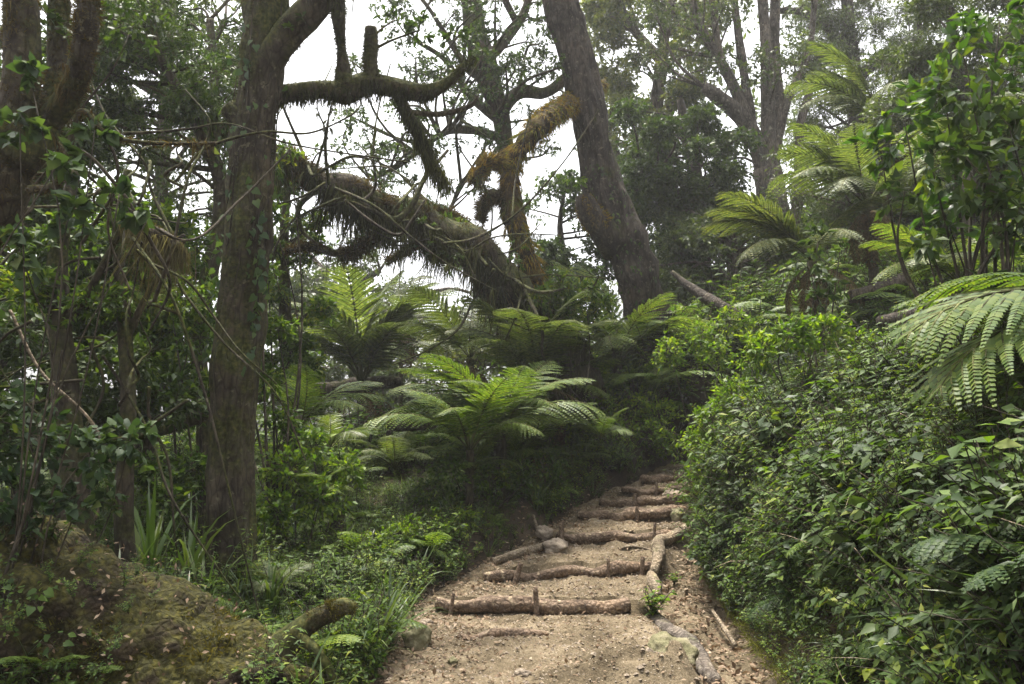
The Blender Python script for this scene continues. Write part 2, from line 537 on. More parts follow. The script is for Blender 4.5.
# ------------------------------------------------------------------ terrain
# the foot path: distance y, height z, left edge x, right edge x (border log), gutter's far edge x
PATH = np.array([
    (-2.0, -1.1, -1.1, 1.0, 1.5), (3.0, -.28, -1.0, 1.05, 1.6), (5.56, 0.0, -.84, 1.22, 1.78), (7.8, .07, -.80, 1.26, 1.98),
    (8.8, .21, -.36, 1.56, 2.0), (9.9, .437, .36, 2.05, 2.3), (10.9, .63, .80, 2.42, 2.62), (11.6, .765, 1.25, 2.6, 2.78),
    (12.2, .86, 1.5, 2.75, 2.95), (13.0, .99, 2.1, 3.2, 3.4), (14.0, 1.25, 3.0, 4.3, 4.5), (15.2, 1.7, 4.2, 5.6, 5.8)])
CTRL = np.array([
    (-1.3, 4, .12), (-2.6, 7.5, .26), (-1.6, 6.5, .14), (-4, 5, .35), (-6, 8, .5), (-.85, 9, .50), (-1.1, 11, .78), (0.0, 12.4, 1.05),
    (-6, 14, .9), (-2, 16, 1.35), (-8, 20, .6), (0, 17, 1.9), (.7, 14, 1.75), (2.75, 15.2, 3.0), (4, 18, 4.0), (-3, 25, .9), (3, 28, 2.2),
    (-12, 30, -1.5), (10, 30, 8.5), (7, 13.5, 4.0), (9, 9, 4.6), (5, 6, 3.0), (3.3, 9, 1.95), (3.6, 11, 2.0), (2.75, 5.5, 1.35),
    (2.45, 7.5, .95), (4, 4, 2.3), (11, 20, 8.4), (15, 12, 8.4), (2.6, 3, 1.0), (2.2, 0, -.2), (-2, 0, -.9), (6, 0, 2.0), (-8, 0, -.6),
    (0, -8, -2.5), (12, -8, 3), (-12, -8, -2), (0, 45, -3), (30, 45, 14), (-30, 45, -8), (-30, 10, -4), (30, 10, 15),
    (4.6, 14.6, 3.2), (1.6, 14.2, 2.2)])


def _phi(r):
    return np.sqrt(r * r + 0.25)


_A = _phi(np.linalg.norm(CTRL[:, None, :2] - CTRL[None, :, :2], axis=-1))
_n = len(CTRL)
_S = np.zeros((_n + 3, _n + 3))
_S[:_n, :_n] = _A + np.eye(_n) * 1e-3
_S[:_n, _n:] = np.c_[np.ones(_n), CTRL[:, :2]]
_S[_n:, :_n] = _S[:_n, _n:].T
_W = np.linalg.solve(_S, np.r_[CTRL[:, 2], 0, 0, 0])


def path_at(y):
    return [np.interp(y, PATH[:, 0], PATH[:, k]) for k in (1, 2, 3, 4)]


def path_mask(x, y):
    zp, l, r, g = path_at(y)
    w = sstep(l - .55, l - .03, x) * (1 - sstep(g + .0, g + .75, x))
    return w * (1 - sstep(14.0, 15.2, y)), zp, l, r, g


def ground(x, y):
    x, y = np.asarray(x, float), np.asarray(y, float)
    sh = x.shape
    x, y = x.ravel(), y.ravel()
    h = np.zeros(len(x))
    for k in range(_n):
        h += _W[k] * _phi(np.hypot(x - CTRL[k, 0], y - CTRL[k, 1]))
    h += _W[_n] + _W[_n + 1] * x + _W[_n + 2] * y
    q = np.stack([x, y, 0 * x], -1)
    h += .10 * fbm(q * .7, 3) + .03 * fbm(q * 3.1 + 5, 2)
    w, zp, l, r, g = path_mask(x, y)
    h = h * (1 - w) + zp * w
    return h.reshape(sh)


def gz(x, y):
    return float(ground(np.array([x]), np.array([y]))[0])


def gnormal(x, y, e=.12):
    dx = (ground(x + e, y) - ground(x - e, y)) / (2 * e)
    dy = (ground(x, y + e) - ground(x, y - e)) / (2 * e)
    return unit(np.stack([-dx, -dy, np.ones_like(dx)], -1))


def grid_mesh(mb, X, Y, Z, mat=0):
    ny, nx = X.shape
    v = np.stack([X, Y, Z], -1).reshape(-1, 3)
    i = np.arange(ny - 1)[:, None] * nx
    j = np.arange(nx - 1)[None]
    mb.add(v, np.stack([i + j, i + j + 1, i + nx + j + 1, i + nx + j], -1).reshape(-1, 4), mat=mat)


ys = np.concatenate([np.arange(-12, 2, .5), np.arange(2, 18, .11), np.arange(18, 60.5, .8)])
xs = np.concatenate([np.arange(-45, -9, 1.2), np.arange(-9, 9, .11), np.arange(9, 45.5, 1.2)])
X, Y = np.meshgrid(xs, ys)
Z = ground(X, Y)
w, zp, l, r, g = path_mask(X.ravel(), Y.ravel())
inside = (sstep(l - .12, l + .1, X.ravel()) * (1 - sstep(g - .02, g + .16, X.ravel())) * (1 - sstep(14.0, 14.6, Y.ravel()))).reshape(X.shape)
mb = MB()
grid_mesh(mb, X, Y, Z - .3 * inside)
o = mb.build('forest_floor', M['soil'])
o['kind'] = 'structure'

# log steps: left end (px, py), right end, distance left / right, radius in px, stakes as pixel x
STEPS = [
    ((436, 603), (629, 610), 7.75, 7.75, 8.5), ((484, 579), (657, 566), 8.6, 8.95, 6.8), ((556, 536), (677, 533), 9.85, 9.95, 6.5),
    ((578, 520), (686, 513), 10.65, 10.85, 4.6), ((600, 508), (690, 501), 11.25, 11.45, 4.4), ((622, 498), (692, 490), 11.9, 12.2, 4.2), ((642, 488), (694, 479), 12.65, 13.0, 4.2)]


def step_line(i, x):
    """the y of log i at sideways position x"""
    (a, _, d0, d1, _) = (STEPS[i][0], 0, STEPS[i][2], STEPS[i][3], 0)
    x0, x1 = P(*STEPS[i][0], d0)[0], P(*STEPS[i][1], d1)[0]
    t = np.clip((x - x0) / (x1 - x0), -.3, 1.3)
    return d0 + (d1 - d0) * t


HUMPS = [(.80, 5.8, .24, .15), (1.12, 5.68, .17, .15), (.35, 5.6, .25, .06), (.55, 5.95, .12, .06), (-.1, 6.3, .3, .03), (1.2, 9.45, .2, .06), (1.05, 10.5, .22, .07), (.7, 10.3, .15, .06)]


def path_surface(x, y):
    zp, l, r, g = path_at(y)
    z = zp.copy()
    # treads: flatten between logs and drop at each log
    edge = [step_line(i, x) for i in range(len(STEPS))]
    lo = [np.full_like(x, 5.8)] + edge
    hi = edge + [np.full_like(x, 14.2)]
    for k in range(len(STEPS) + 1):
        m = (y >= lo[k]) & (y < hi[k])
        za, zb = path_at(lo[k])[0], path_at(hi[k])[0]
        t = np.clip((y - lo[k]) / np.maximum(hi[k] - lo[k], .01), 0, 1)
        tread = za + .075 + (zb - za - .135) * t if k else zp
        if k == 0:
            tread = zp - .06 * sstep(.3, 1, t)
        z = np.where(m, tread, z)
    q = np.stack([x, y, 0 * x], -1)
    # soften the steps towards the left edge, worn gutter on the right
    edge_w = sstep(l - .05, l + .35, x)
    z = zp * (1 - edge_w) + z * edge_w
    gut = sstep(r - .1, r + .12, x)
    z = z * (1 - gut) + (zp - .13 + .05 * fbm(q * 5, 2)) * gut
    for hx, hy, hr, hh in HUMPS:
        z += hh * np.exp(-(((x - hx) / hr) ** 2 + ((y - hy) / (hr * .8)) ** 2)) * (1 + .6 * fbm(q * 7, 3))
    z += .06 * fbm(q * 1.7 + 3, 3) + .05 * np.abs(fbm(q * 4.5 + 9, 3)) + .022 * fbm(q * 13, 3) + .010 * fbm(q * 40, 2)
    return z


ny, nx = 900, 170
yy = np.linspace(2.2, 14.5, ny)[:, None]
vv = np.linspace(0, 1, nx)[None]
l, r, g = [np.interp(yy, PATH[:, 0], PATH[:, k]) for k in (2, 3, 4)]
X = (l - .30) * (1 - vv) + (g + .22) * vv
Y = np.repeat(yy, nx, 1)
Zs = path_surface(X.ravel(), Y.ravel()).reshape(X.shape)
Zg = ground(X, Y)
e = sstep(0, .11, vv) * (1 - sstep(.93, 1, vv))
Z = Zs * e + (Zg - .05) * (1 - e)
mb = MB()
grid_mesh(mb, X, Y, Z)
o = mb.build('path', M['path'])
o['kind'] = 'structure'


def pz(x, y):
    return float(path_surface(np.array([float(x)]), np.array([float(y)]))[0])


# ------------------------------------------------------------------ plant pieces
class Proto:
    """a small plant as plain arrays: list of (verts, faces, material slot)"""

    def __init__(self):
        self.p = []

    def add(self, v, fs, mat=0):
        self.p.append((np.asarray(v, float), [np.asarray(f, np.int64) for f in fs if len(f)], mat))


def mini_tube(pts, r0, r1, segs=3):
    pts = np.asarray(pts, float)
    rr = np.linspace(r0, r1, len(pts))
    v, q, c = tube(np.c_[pts, rr], segs, n=len(pts))
    return v, q


def herb(rg, h=.35, stems=5, leaves=9, ls=.055, tmpl=LEAF, lean=.5, droop=.2):
    p = Proto()
    for s in range(stems):
        a = rg.uniform(0, 2 * PI)
        le = rg.uniform(.15, lean)
        hh = h * rg.uniform(.6, 1.1)
        t = np.linspace(0, 1, 5)
        pts = np.stack([np.cos(a) * le * hh * t ** 1.5, np.sin(a) * le * hh * t ** 1.5, hh * (t - droop * le * t ** 3)], -1)
        pts += rg.normal(size=pts.shape) * .012 * t[:, None]
        p.add(*(lambda x: (x[0], [x[1]]))(mini_tube(pts, .0035, .0015)), 1)
        k = leaves
        tt = rg.uniform(.25, 1.0, k)
        pos = np.stack([np.interp(tt, t, pts[:, c]) for c in range(3)], -1)
        az = rg.uniform(0, 2 * PI, k)
        d = np.stack([np.cos(az), np.sin(az), rg.uniform(-.35, .45, k)], -1)
        up = np.array([0, 0, 1.0]) + rg.normal(size=(k, 3)) * .35
        v, f = place(tmpl, pos, leaf_frames(d, up), ls * rg.uniform(.6, 1.25, k))
        p.add(v, f, 0)
    return p


def broad(rg, h=.3, k=8, ls=.12):
    p = Proto()
    for i in range(k):
        a = rg.uniform(0, 2 * PI)
        hh = h * rg.uniform(.5, 1.1)
        e = np.array([np.cos(a) * hh * .6, np.sin(a) * hh * .6, hh])
        pts = np.stack([e * 0, e * np.array([.35, .35, .6]), e])
        v, q = mini_tube(pts, .003, .002)
        p.add(v, [q], 1)
        d = np.array([[np.cos(a + rg.normal() * .5), np.sin(a + rg.normal() * .5), rg.uniform(-.7, .1)]])
        v, f = place(HEART, e[None], leaf_frames(d, np.array([[0, 0, 1.0]]) + rg.normal(size=(1, 3)) * .3), ls * rg.uniform(.6, 1.2))
        p.add(v, f, 0)
    return p


def tuft(rg, h=.4, k=16, spread=.6, wide=1.0):
    p = Proto()
    for i in range(k):
        a = rg.uniform(0, 2 * PI)
        sp = rg.uniform(.05, spread)
        d = unit(np.array([[np.cos(a) * sp, np.sin(a) * sp, 1.0]]))
        up = np.array([[-np.cos(a), -np.sin(a), .3]])
        v, f = place(BLADES[rg.randint(3)], np.array([[np.cos(a), np.sin(a), 0]]) * .02, leaf_frames(d, up), h * rg.uniform(.55, 1.15), wide)
        p.add(v, f, 0)
    return p


def frond_arrays(L=1.6, npin=22, pmax=.42, el0=60, el1=-20, m=16, seed=0, t0=.2, pdroop=.35, width=1.0, curl=0.0):
    """a tree-fern frond along +X. Returns (leaf verts, faces), (stalk verts, quads)"""
    rg = np.random.RandomState(seed)
    n = 40
    s = np.linspace(0, 1, n)
    el = np.radians(el0 + (el1 - el0) * s ** 1.15)
    x = np.concatenate([[0], np.cumsum(np.cos(el[:-1]))]) / (n - 1) * L
    z = np.concatenate([[0], np.cumsum(np.sin(el[:-1]))]) / (n - 1) * L
    y = curl * L * s ** 2
    c = np.stack([x, y, z], -1)
    stalk = [tube(np.c_[c[::3], np.linspace(.011, .0025, n)[::3] * (L / 1.6) ** .5], 4, n=14)]
    pos, dirs, ups, lens, ws = [], [], [], [], []
    for i in range(npin):
        t = t0 + (1 - t0) * (i + .5) / npin
        shape = (np.sin(PI * min(1, ((t - t0) / (1 - t0)) * .86 + .14)) ** .75)
        pl = pmax * max(.06, shape) * rg.uniform(.92, 1.06)
        cc = np.array([np.interp(t, s, c[:, k]) for k in range(3)])
        e = np.interp(t, s, el)
        fw = np.array([math.cos(e), 0, math.sin(e)])
        nm = np.array([-math.sin(e), 0, math.cos(e)])
        for sd in (-1, 1):
            ang = R(62 - 30 * (t - t0) + rg.normal() * 2.5)
            side = np.array([0, sd, 0])
            d0 = side * math.sin(ang) + fw * math.cos(ang)
            q = np.linspace(0, 1, 6)
            dr = pdroop * rg.uniform(.7, 1.3)
            pc = cc + pl * (d0[None] * q[:, None] - nm[None] * (dr * .5 * q[:, None] ** 2) - np.array([0, 0, 1]) * (dr * .35 * q[:, None] ** 2))
            stalk.append(tube(np.c_[pc[::2] if len(pc) < 6 else pc[[0, 2, 4, 5]], [.004, .003, .002, .001]], 3, n=4))
            mm = max(5, int(m * max(.4, pl / pmax)))
            qq = (np.arange(mm) + .6) / (mm + .3)
            pp = np.stack([np.interp(qq, q, pc[:, k]) for k in range(3)], -1)
            tg = unit(np.stack([np.interp(qq, q, np.gradient(pc[:, k])) for k in range(3)], -1))
            nn = unit(nm[None] * .8 + np.array([0, 0, .4]) + rg.normal(size=(1, 3)) * .1)
            prof = (1 - qq ** 2.2) * .85 + .15
            wl = (L * (1 - t0) / npin) * .62 * prof * width * min(1, pl / (.45 * pmax)) ** .5
            for s2 in (-1, 1):
                sd2 = np.cross(tg, nn) * s2
                pd = unit(sd2 * .92 + tg * .42 - nn * .22 + rg.normal(size=tg.shape) * .05)
                pos.append(pp)
                dirs.append(pd)
                ups.append(np.repeat(nn, mm, 0))
                lens.append(wl)
                ws.append(np.full(mm, (pl / mm) * .95 / .36) / np.maximum(wl, 1e-4))
    v, f = place(PINN, np.concatenate(pos), leaf_frames(np.concatenate(dirs), np.concatenate(ups)), np.concatenate(lens), np.concatenate(ws))
    return (v, f), stalk


def frond_mesh(name, mat, stalk=None, **kw):
    (v, f), st = frond_arrays(**kw)
    mb = MB()
    mb.add(v, *f, mat=0)
    for a in st:
        mb.add(a[0], a[1], a[2], mat=1)
    return mb.mesh(name, [mat, stalk or M['stalk']])


def small_fern(rg, L=.5, k=7):
    p = Proto()
    for i in range(k):
        (v, f), st = frond_arrays(L=L * rg.uniform(.6, 1.1), npin=15, pmax=L * .27, el0=rg.uniform(40, 70), el1=rg.uniform(-40, -5), m=8, seed=rg.randint(9999), t0=.15, width=1.05)
        a = 2 * PI * i / k + rg.normal() * .3
        Rm = np.array([[math.cos(a), -math.sin(a), 0], [math.sin(a), math.cos(a), 0], [0, 0, 1]])
        p.add(v @ Rm.T, f, 0)
    return p


def scatter(mb, protos, pos, nrm, size, rg, slots, follow=.5, azim=None):
    """stamp plants into one mesh; slots maps each proto's material slot to the mesh's"""
    n = len(pos)
    which = rg.randint(len(protos), size=n)
    az = rg.uniform(0, 2 * PI, n)
    z = unit(np.array([0, 0, 1.0]) * (1 - follow) + nrm * follow + rg.normal(size=(n, 3)) * .12)
    x = np.stack([np.cos(az), np.sin(az), 0 * az], -1)
    y = unit(np.cross(z, x))
    x = np.cross(y, z)
    Mx = np.stack([x, y, z], -1)
    for k, p in enumerate(protos):
        m = which == k
        if not m.any():
            continue
        for v, fs, mt in p.p if False else merge(p):
            V, Fs = place((v, fs), pos[m], Mx[m], size[m])
            mb.add(V, *Fs, mat=slots[mt])


def merge(p):
    if hasattr(p, '_m'):
        return p._m
    out = []
    for mt in sorted({a[2] for a in p.p}):
        vs, by, n = [], {}, 0
        for v, fs, m in p.p:
            if m != mt:
                continue
            vs.append(v)
            for f in fs:
                by.setdefault(f.shape[1], []).append(f + n)
            n += len(v)
        out.append((np.concatenate(vs), [np.concatenate(x) for x in by.values()], mt))
    p._m = out
    return out


def proto_mesh(name, p, mats):
    mb = MB()
    for v, fs, mt in merge(p):
        mb.add(v, *fs, mat=mt)
    return mb.mesh(name, mats)


def in_view(p, mx=330, my=160):
    px, py = project(p)
    return (px > -mx) & (px < 1024 + mx) & (py > -my) & (py < 684 + my + 60) & (p[:, 1] > 1.2)


# ------------------------------------------------------------------ trees
def sleeves(mb, pts, n, rg, pitch=.2, length=(.05, .17), width=.013, mats=(0, 1)):
    """shaggy moss growing in overlapping skewed sleeves round a limb"""
    s = spline(pts, 120)
    t, u, w = frames(s[:, :3])
    ln = np.concatenate([[0], np.cumsum(np.linalg.norm(np.diff(s[:, :3], axis=0), axis=1))])
    x = rg.uniform(0, ln[-1], n)
    i = np.clip(np.searchsorted(ln, x), 0, 119)
    a = rg.uniform(0, 2 * PI, n)
    d = u[i] * np.cos(a)[:, None] + w[i] * np.sin(a)[:, None]
    q = x / pitch + .35 * np.sin(a) + .5 * vnoise(np.stack([x * 2.5, np.cos(a), np.sin(a)], 1))
    ph = q - np.floor(q)
    cell = np.floor(q).astype(int)
    bulk = np.clip(1.15 - 1.3 * ph, 0, 1)
    keep = rg.uniform(0, 1, n) < .25 + .75 * bulk
    i, d, ph, cell, bulk, x = i[keep], d[keep], ph[keep], cell[keep], bulk[keep], x[keep]
    k = len(i)
    pos = s[i, :3] + (x - ln[i])[:, None] * t[i] + d * (s[i, 3] * (.75 + .5 * bulk))[:, None]
    dn = np.array([0, 0, -1.0]) - t[i] * (t[i] @ np.array([0, 0, -1.0]))[:, None]
    dirn = d * .8 - t[i] * .7 + np.array([0, 0, -.5]) + rg.normal(size=(k, 3)) * .3
    L = rg.uniform(length[0], length[1], k) * (.35 + .9 * bulk)
    v, f = place(STRAND, pos, leaf_frames(dirn, rdir(rg, k)), L, width * rg.uniform(.6, 1.5, k) / L)
    m = (_hash(cell, cell * 3, cell * 0 + 5) + .5 * rg.normal(size=k) > .35)
    tri = f[0]
    nn = mb.n
    mb.v.append(v)
    mb.n += len(v)
    for mt, sel in ((mats[0], ~m), (mats[1], m)):
        mb.f.append(tri[sel] + nn)
        mb.m.append(np.full(int(sel.sum()), mt, np.int32))


def clump(leafs, twigs, c, r, n, rg, ls, tmpl, flat=.75, droop=.25, per=10):
    """a spray of twigs from a clump's centre, leaves along each twig"""
    k = max(3, int(n / per))
    d = rdir(rg, k, .15)
    ln = r * rg.uniform(.35, 1.0, k) ** .7
    e = d * ln[:, None]
    e[:, 2] *= flat
    st = e * rg.uniform(.0, .35, k)[:, None] + rg.normal(size=(k, 3)) * r * .08
    tt = rg.uniform(.3, 1.05, (k, per))
    b = st[:, None] + (e - st)[:, None] * tt[..., None]
    b[..., 2] -= droop * r * .5 * tt ** 2
    dd = unit((e - st))[:, None] * .7 + rg.normal(size=(k, per, 3)) * .75
    dd[..., 2] -= droop
    up = np.array([0, 0, 1.0]) + rg.normal(size=(k * per, 3)) * .5
    v, f = place(tmpl, c + b.reshape(-1, 3), leaf_frames(dd.reshape(-1, 3), up), ls * rg.uniform(.55, 1.3, k * per))
    leafs.add(v, *f, mat=0)
    for i in range(k):
        mid = (st[i] + e[i]) * .5
        mid[2] += .04 * r
        end = e[i].copy()
        end[2] -= droop * r * .45
        a, q = mini_tube(np.stack([c + st[i], c + mid, c + end]), .0022 * r + .002, .001)
        twigs.add(a, q, mat=1)


def hang_moss(mb, pts, n, rg, length=(.05, .35), width=.012, mat=0, clumpy=1.0, per=11):
    """tassels of fine strands below a limb"""
    s = spline(pts, 60)
    k = max(3, n // per)
    i = rg.randint(60, size=k)
    a = rg.uniform(-1.4, 1.4, k)
    t = unit(np.gradient(s[:, :3], axis=0))[i]
    side = unit(np.cross(t, [0, 0, 1.0]))
    pos = s[i, :3] + side * (np.sin(a) * s[i, 3])[:, None] - np.array([0, 0, 1.0]) * (np.cos(a) * s[i, 3] * .8)[:, None]
    cl = np.clip(.5 + .9 * vnoise(pos * np.array([5, 5, .5]) + 3), 0.08, 1.2) ** clumpy
    ln = (length[0] + (length[1] - length[0]) * rg.uniform(0, 1, k) ** 2.2 * 1.5) * cl
    pos = np.repeat(pos, per, 0) + rg.normal(size=(k * per, 3)) * np.repeat(.012 + .07 * ln, per)[:, None] * np.array([1, 1, .3])
    ln = np.repeat(ln, per) * rg.uniform(.35, 1.1, k * per)
    d = np.array([0, 0, -1.0]) + np.repeat(rg.normal(size=(k, 3)) * .16, per, 0) + rg.normal(size=(k * per, 3)) * .16
    v, f = place(STRAND, pos, leaf_frames(d, rdir(rg, k * per)), ln, width * rg.uniform(.6, 1.5, k * per) / np.maximum(ln, .01))
    mb.add(v, *f, mat=mat)


def fuzz(mb, pts, n, rg, length=(.02, .06), width=.014, mat=0, up=0.0, down=.2, jit=.45, gap=None):
    """a pelt of short moss shoots round a limb"""
    s = spline(pts, 80)
    i = rg.randint(80, size=n)
    t, u, w = frames(s[:, :3])
    a = rg.uniform(0, 2 * PI, n)
    d = u[i] * np.cos(a)[:, None] + w[i] * np.sin(a)[:, None]
    keep = d[:, 2] > rg.uniform(-1.4, .6, n) * (1 if up else 0) - (0 if up else 2)
    i, d = i[keep], d[keep]
    n = len(i)
    pos = s[i, :3] + t[i] * rg.uniform(-.5, .5, n)[:, None] * np.linalg.norm(s[1, :3] - s[0, :3]) + d * (s[i, 3] * .9)[:, None]
    ln = rg.uniform(length[0], length[1], n) * np.clip(.7 + .8 * vnoise(pos * 6), .25, 1.6)
    if gap is not None:
        g = fbm(pos * 4.5 + 7 + gap[1], 2) > gap[0]
        pos, d, ln, n = pos[g], d[g], ln[g], int(g.sum())
    dd = d + rg.normal(size=(n, 3)) * jit - np.array([0, 0, down])
    v, f = place(STRAND, pos, leaf_frames(dd, rdir(rg, n)), ln, width * rg.uniform(.6, 1.4, n) / np.maximum(ln, .01))
    mb.add(v, *f, mat=mat)


def to_ground(pts, sink=.3):
    b = pts[0].copy()
    zg = gz(b[0], b[1])
    if b[2] > zg - sink + .02:
        nb = b.copy()
        dirn = pts[0, :3] - pts[1, :3]
        t = (b[2] - (zg - sink)) / max(.2, -dirn[2]) if dirn[2] < 0 else 0
        nb[:2] = b[:2] + np.clip(dirn[:2] * t, -.6, .6)
        nb[2] = min(gz(nb[0], nb[1]), zg) - sink
        nb[3] *= 1.22
        return np.vstack([nb, pts])
    return pts


def tree(name, label, cat, trunk, limbs=(), clumps=(), bark='bark_brown', leaf='leaf_far', ls=.1, tmpl=LEAF, seed=0, group=None,
         segs=14, ridge=.12, rough=.12, droop=.25, flat=.75, base=True, limb_segs=7, lump=.1, dense=2.0):
    """trunk, limbs: pixel rows (px,py,d,r px); clumps: (px,py,d,r px,leaf count)"""
    rg = np.random.RandomState(seed)
    tp = pxpts(trunk) if not isinstance(trunk, np.ndarray) else trunk
    if base:
        tp = to_ground(tp)
    b = tp[0]
    root = thing(name, label, cat, (b[0], b[1], gz(b[0], b[1])), group)
    mb = MB()
    mb.add(*tube(tp, segs, rough=rough, freq=4, ridge=ridge, seed=seed, lump=lump))
    mb.build('trunk', M[bark], root)
    nodes_ = [spline(tp, 40)]
    lps = []
    for lm in limbs:
        lp = pxpts(lm) if not isinstance(lm, np.ndarray) else lm
        lps.append(lp)
        mb = MB()
        mb.add(*tube(lp, limb_segs, rough=rough, freq=6, ridge=ridge * .7, seed=seed + len(lps), lump=lump))
        mb.build('limb', M[bark], root)
        nodes_.append(spline(lp, 16))
    nd = np.vstack(nodes_)
    if len(clumps):
        cr = MB()
        for (px, py, d, r, n) in clumps:
            c = P(px, py, d)
            rw = r / F * d
            w = np.linalg.norm(nd[:, :3] - c, axis=1) + 1.2 * np.maximum(0, nd[:, 2] - c[2] + .3)
            a = nd[np.argmin(w)]
            v0, v1 = a[:3], c
            dist = np.linalg.norm(v1 - v0)
            mid = (v0 + v1) / 2 + rg.normal(size=3) * dist * .12 + np.array([0, 0, dist * .06])
            r0 = min(a[3] * .55, .006 + .022 * dist)
            if dist > .05:
                t3 = tube(np.array([[*v0, r0], [*mid, r0 * .75], [*v1, max(.003, r0 * .4)]]), 5, n=10, rough=.15, freq=8, seed=seed)
                cr.add(*t3, mat=1)
            clump(cr, cr, c, rw, int(n * dense), rg, ls, tmpl, flat, droop)
        cr.build('crown', [M[leaf], M[bark]], root)
    return root, tp, lps


def spread(rg, n, box, d, r, leaves, cond=None):
    """n clumps strewn over a pixel box"""
    out = []
    while len(out) < n:
        px, py = rg.uniform(box[0], box[2]), rg.uniform(box[1], box[3])
        if cond and not cond(px, py):
            continue
        out.append((px, py, rg.uniform(*d), rg.uniform(*r), leaves * rg.uniform(.7, 1.3)))
    return out

# ------------------------------------------------------------------ logs, stakes, stones of the path
def wpts(rows, lift=0.0):
    """rows (px,py,d,rpx), set on the path surface by their own height"""
    a = pxpts(rows)
    a[:, 2] += lift
    return a


def on_path(rows, up=.5, world_r=None):
    out = []
    for px, py, d, r in rows:
        p = P(px, py, d)
        rr = r / F * d
        out.append([p[0], p[1], max(pz(p[0], p[1]), p[2] - 3 * rr) + rr * up, rr])
    return np.array(out)


STEP_LABELS = [
    'thick dark log of the lowest step, right above the loose crooked root',
    'log step whose left end meets the slanting pole, second step from the bottom',
    'straight log step with a stake at either end, just above the rounded lone rock',
    'log step fourth up the path, level with the dark rock under the bent root',
    'log step just below the pale flat topped boulder, fifth step up the path',
    'thin log step between the pale boulder and the topmost log step',
    'short topmost log step, half hidden by the leafy right bank']
STAKES = [
    (0, (452, 606), 20, 'short stake at the left end of the lowest log step', .06), (0, (536, 608), 30, 'tall stake in front of the middle of the lowest log step', -.03),
    (1, (516, 582), 19, 'dark stake at the left end of the second log step', .12), (1, (607, 572), 18, 'stub stake near the middle of the second log step', 0),
    (1, (640, 572), 17, 'stub stake near the right end of the second log step', .03),
    (2, (561, 541), 26, 'thick stake at the left end of the straight third log step', 0), (2, (652, 537), 22, 'thick stake near the right end of the straight third log step', .04),
    (3, (636, 520), 15, 'short stake before the middle of the fourth log step', 0), (4, (633, 505), 17, 'short stake at the left end of the fifth log step', .05),
    (5, (655, 497), 15, 'thin stake before the middle of the sixth log step', .03), (6, (674, 487), 16, 'short stake in front of the topmost log step', -.05)]

for i, (a, b, d0, d1, r) in enumerate(STEPS):
    x0, x1 = P(*a, d0)[0], P(*b, d1)[0]
    rg = np.random.RandomState(40 + i)
    n = 9
    rw = r / F * (d0 + d1) / 2
    t = np.linspace(0, 1, n)
    x = x0 + (x1 - x0) * t
    y = d0 + (d1 - d0) * t + rg.normal(size=n) * .012
    zz = np.array([np.interp(q, PATH[:, 0], PATH[:, 1]) for q in y]) + .0 + rg.normal(size=n) * .012
    sag = np.array([.02, 0, -.01, 0, .01, 0, -.01, 0, .01])
    mb = MB()
    pts = np.c_[x, y - rw * .4, zz + sag + (.01, .012, .02, .042, .042, .042, .042)[i], rw * (.86 if i < 3 else 1.08) * (1 + rg.normal(size=n) * .13) * np.array([.7, .95, 1, 1, 1, 1, 1, .95, .75])]
    pts[:, 2] += rg.normal(size=n) * .012
    mb.add(*tube(pts, 20, n=90, rough=.16, freq=8, ridge=.18, seed=i, lump=.22))
    o = mb.build('log_step', M['bark_log'], loc=pts[4, :3])
    tag(o, STEP_LABELS[i], 'log', 'log steps across the path')
for k, (i, (px, py), hp, lab, lean) in enumerate(STAKES):
    d = STEPS[i][2] + (STEPS[i][3] - STEPS[i][2]) * (px - STEPS[i][0][0]) / (STEPS[i][1][0] - STEPS[i][0][0])
    rl = STEPS[i][4] / F * d
    p = P(px, py, d)
    y = step_line(i, p[0]) - 2.0 * rl
    z = pz(p[0], y) - .12
    top = float(np.interp(d, PATH[:, 0], PATH[:, 1])) + hp / F * d * .62 + .02
    rr = .020 + .006 * (k % 3)
    mb = MB()
    mb.add(*tube(np.array([[p[0] - lean * .3, y, z, rr * 1.1], [p[0], y + .01, (z + top) / 2, rr], [p[0] + lean * .4, y + .02, top, rr * .85]]), 9, n=10, rough=.15, freq=20, seed=k))
    o = mb.build('wooden_stake', M['bark_log'], loc=(p[0], y, z))
    tag(o, lab, 'stake', 'stakes holding the log steps')


def loose(name, label, cat, rows, mat, segs=12, up=.4, seed=0, lump=.2, onp=True, group=None, ridge=.1):
    pts = on_path(rows, up) if onp else pxpts(rows)
    mb = MB()
    mb.add(*tube(pts, segs, n=50, rough=.16, freq=11, ridge=ridge, seed=seed, lump=lump))
    o = mb.build(name, M[mat], loc=pts[0, :3])
    return tag(o, label, cat, group)


loose('root', 'thin crooked root lying loose on the earth below the lowest log step', 'root',
      [(459, 639, 6.72, 2), (474, 643, 6.68, 4.2), (492, 642, 6.7, 4.6), (508, 637, 6.76, 4.5), (528, 633, 6.8, 4), (548, 632, 6.84, 3)], 'bark_log', up=.3, seed=5)
loose('pole', 'slim bare pole lying aslant on the left edge of the path', 'pole',
      [(494, 577, 8.75, 3.8), (522, 564, 9.1, 4.4), (552, 546, 9.5, 4)], 'bark_pale', up=1.2, seed=6)
loose('border_log', 'pale bent root edging the right side of the steps above the leafy plant', 'log',
      [(694, 515, 10.7, 3), (684, 529, 10.1, 5), (669, 540, 9.75, 6), (659, 553, 9.4, 6.5), (659, 566, 9.05, 6), (654, 580, 8.75, 5)], 'bark_pale', up=.8, seed=7)
loose('border_log', 'short pale knotted root stub below the bent border root', 'log',
      [(651, 577, 8.75, 4), (654, 588, 8.45, 6), (658, 598, 8.2, 4.5)], 'bark_pale', up=.8, seed=8, lump=.35)
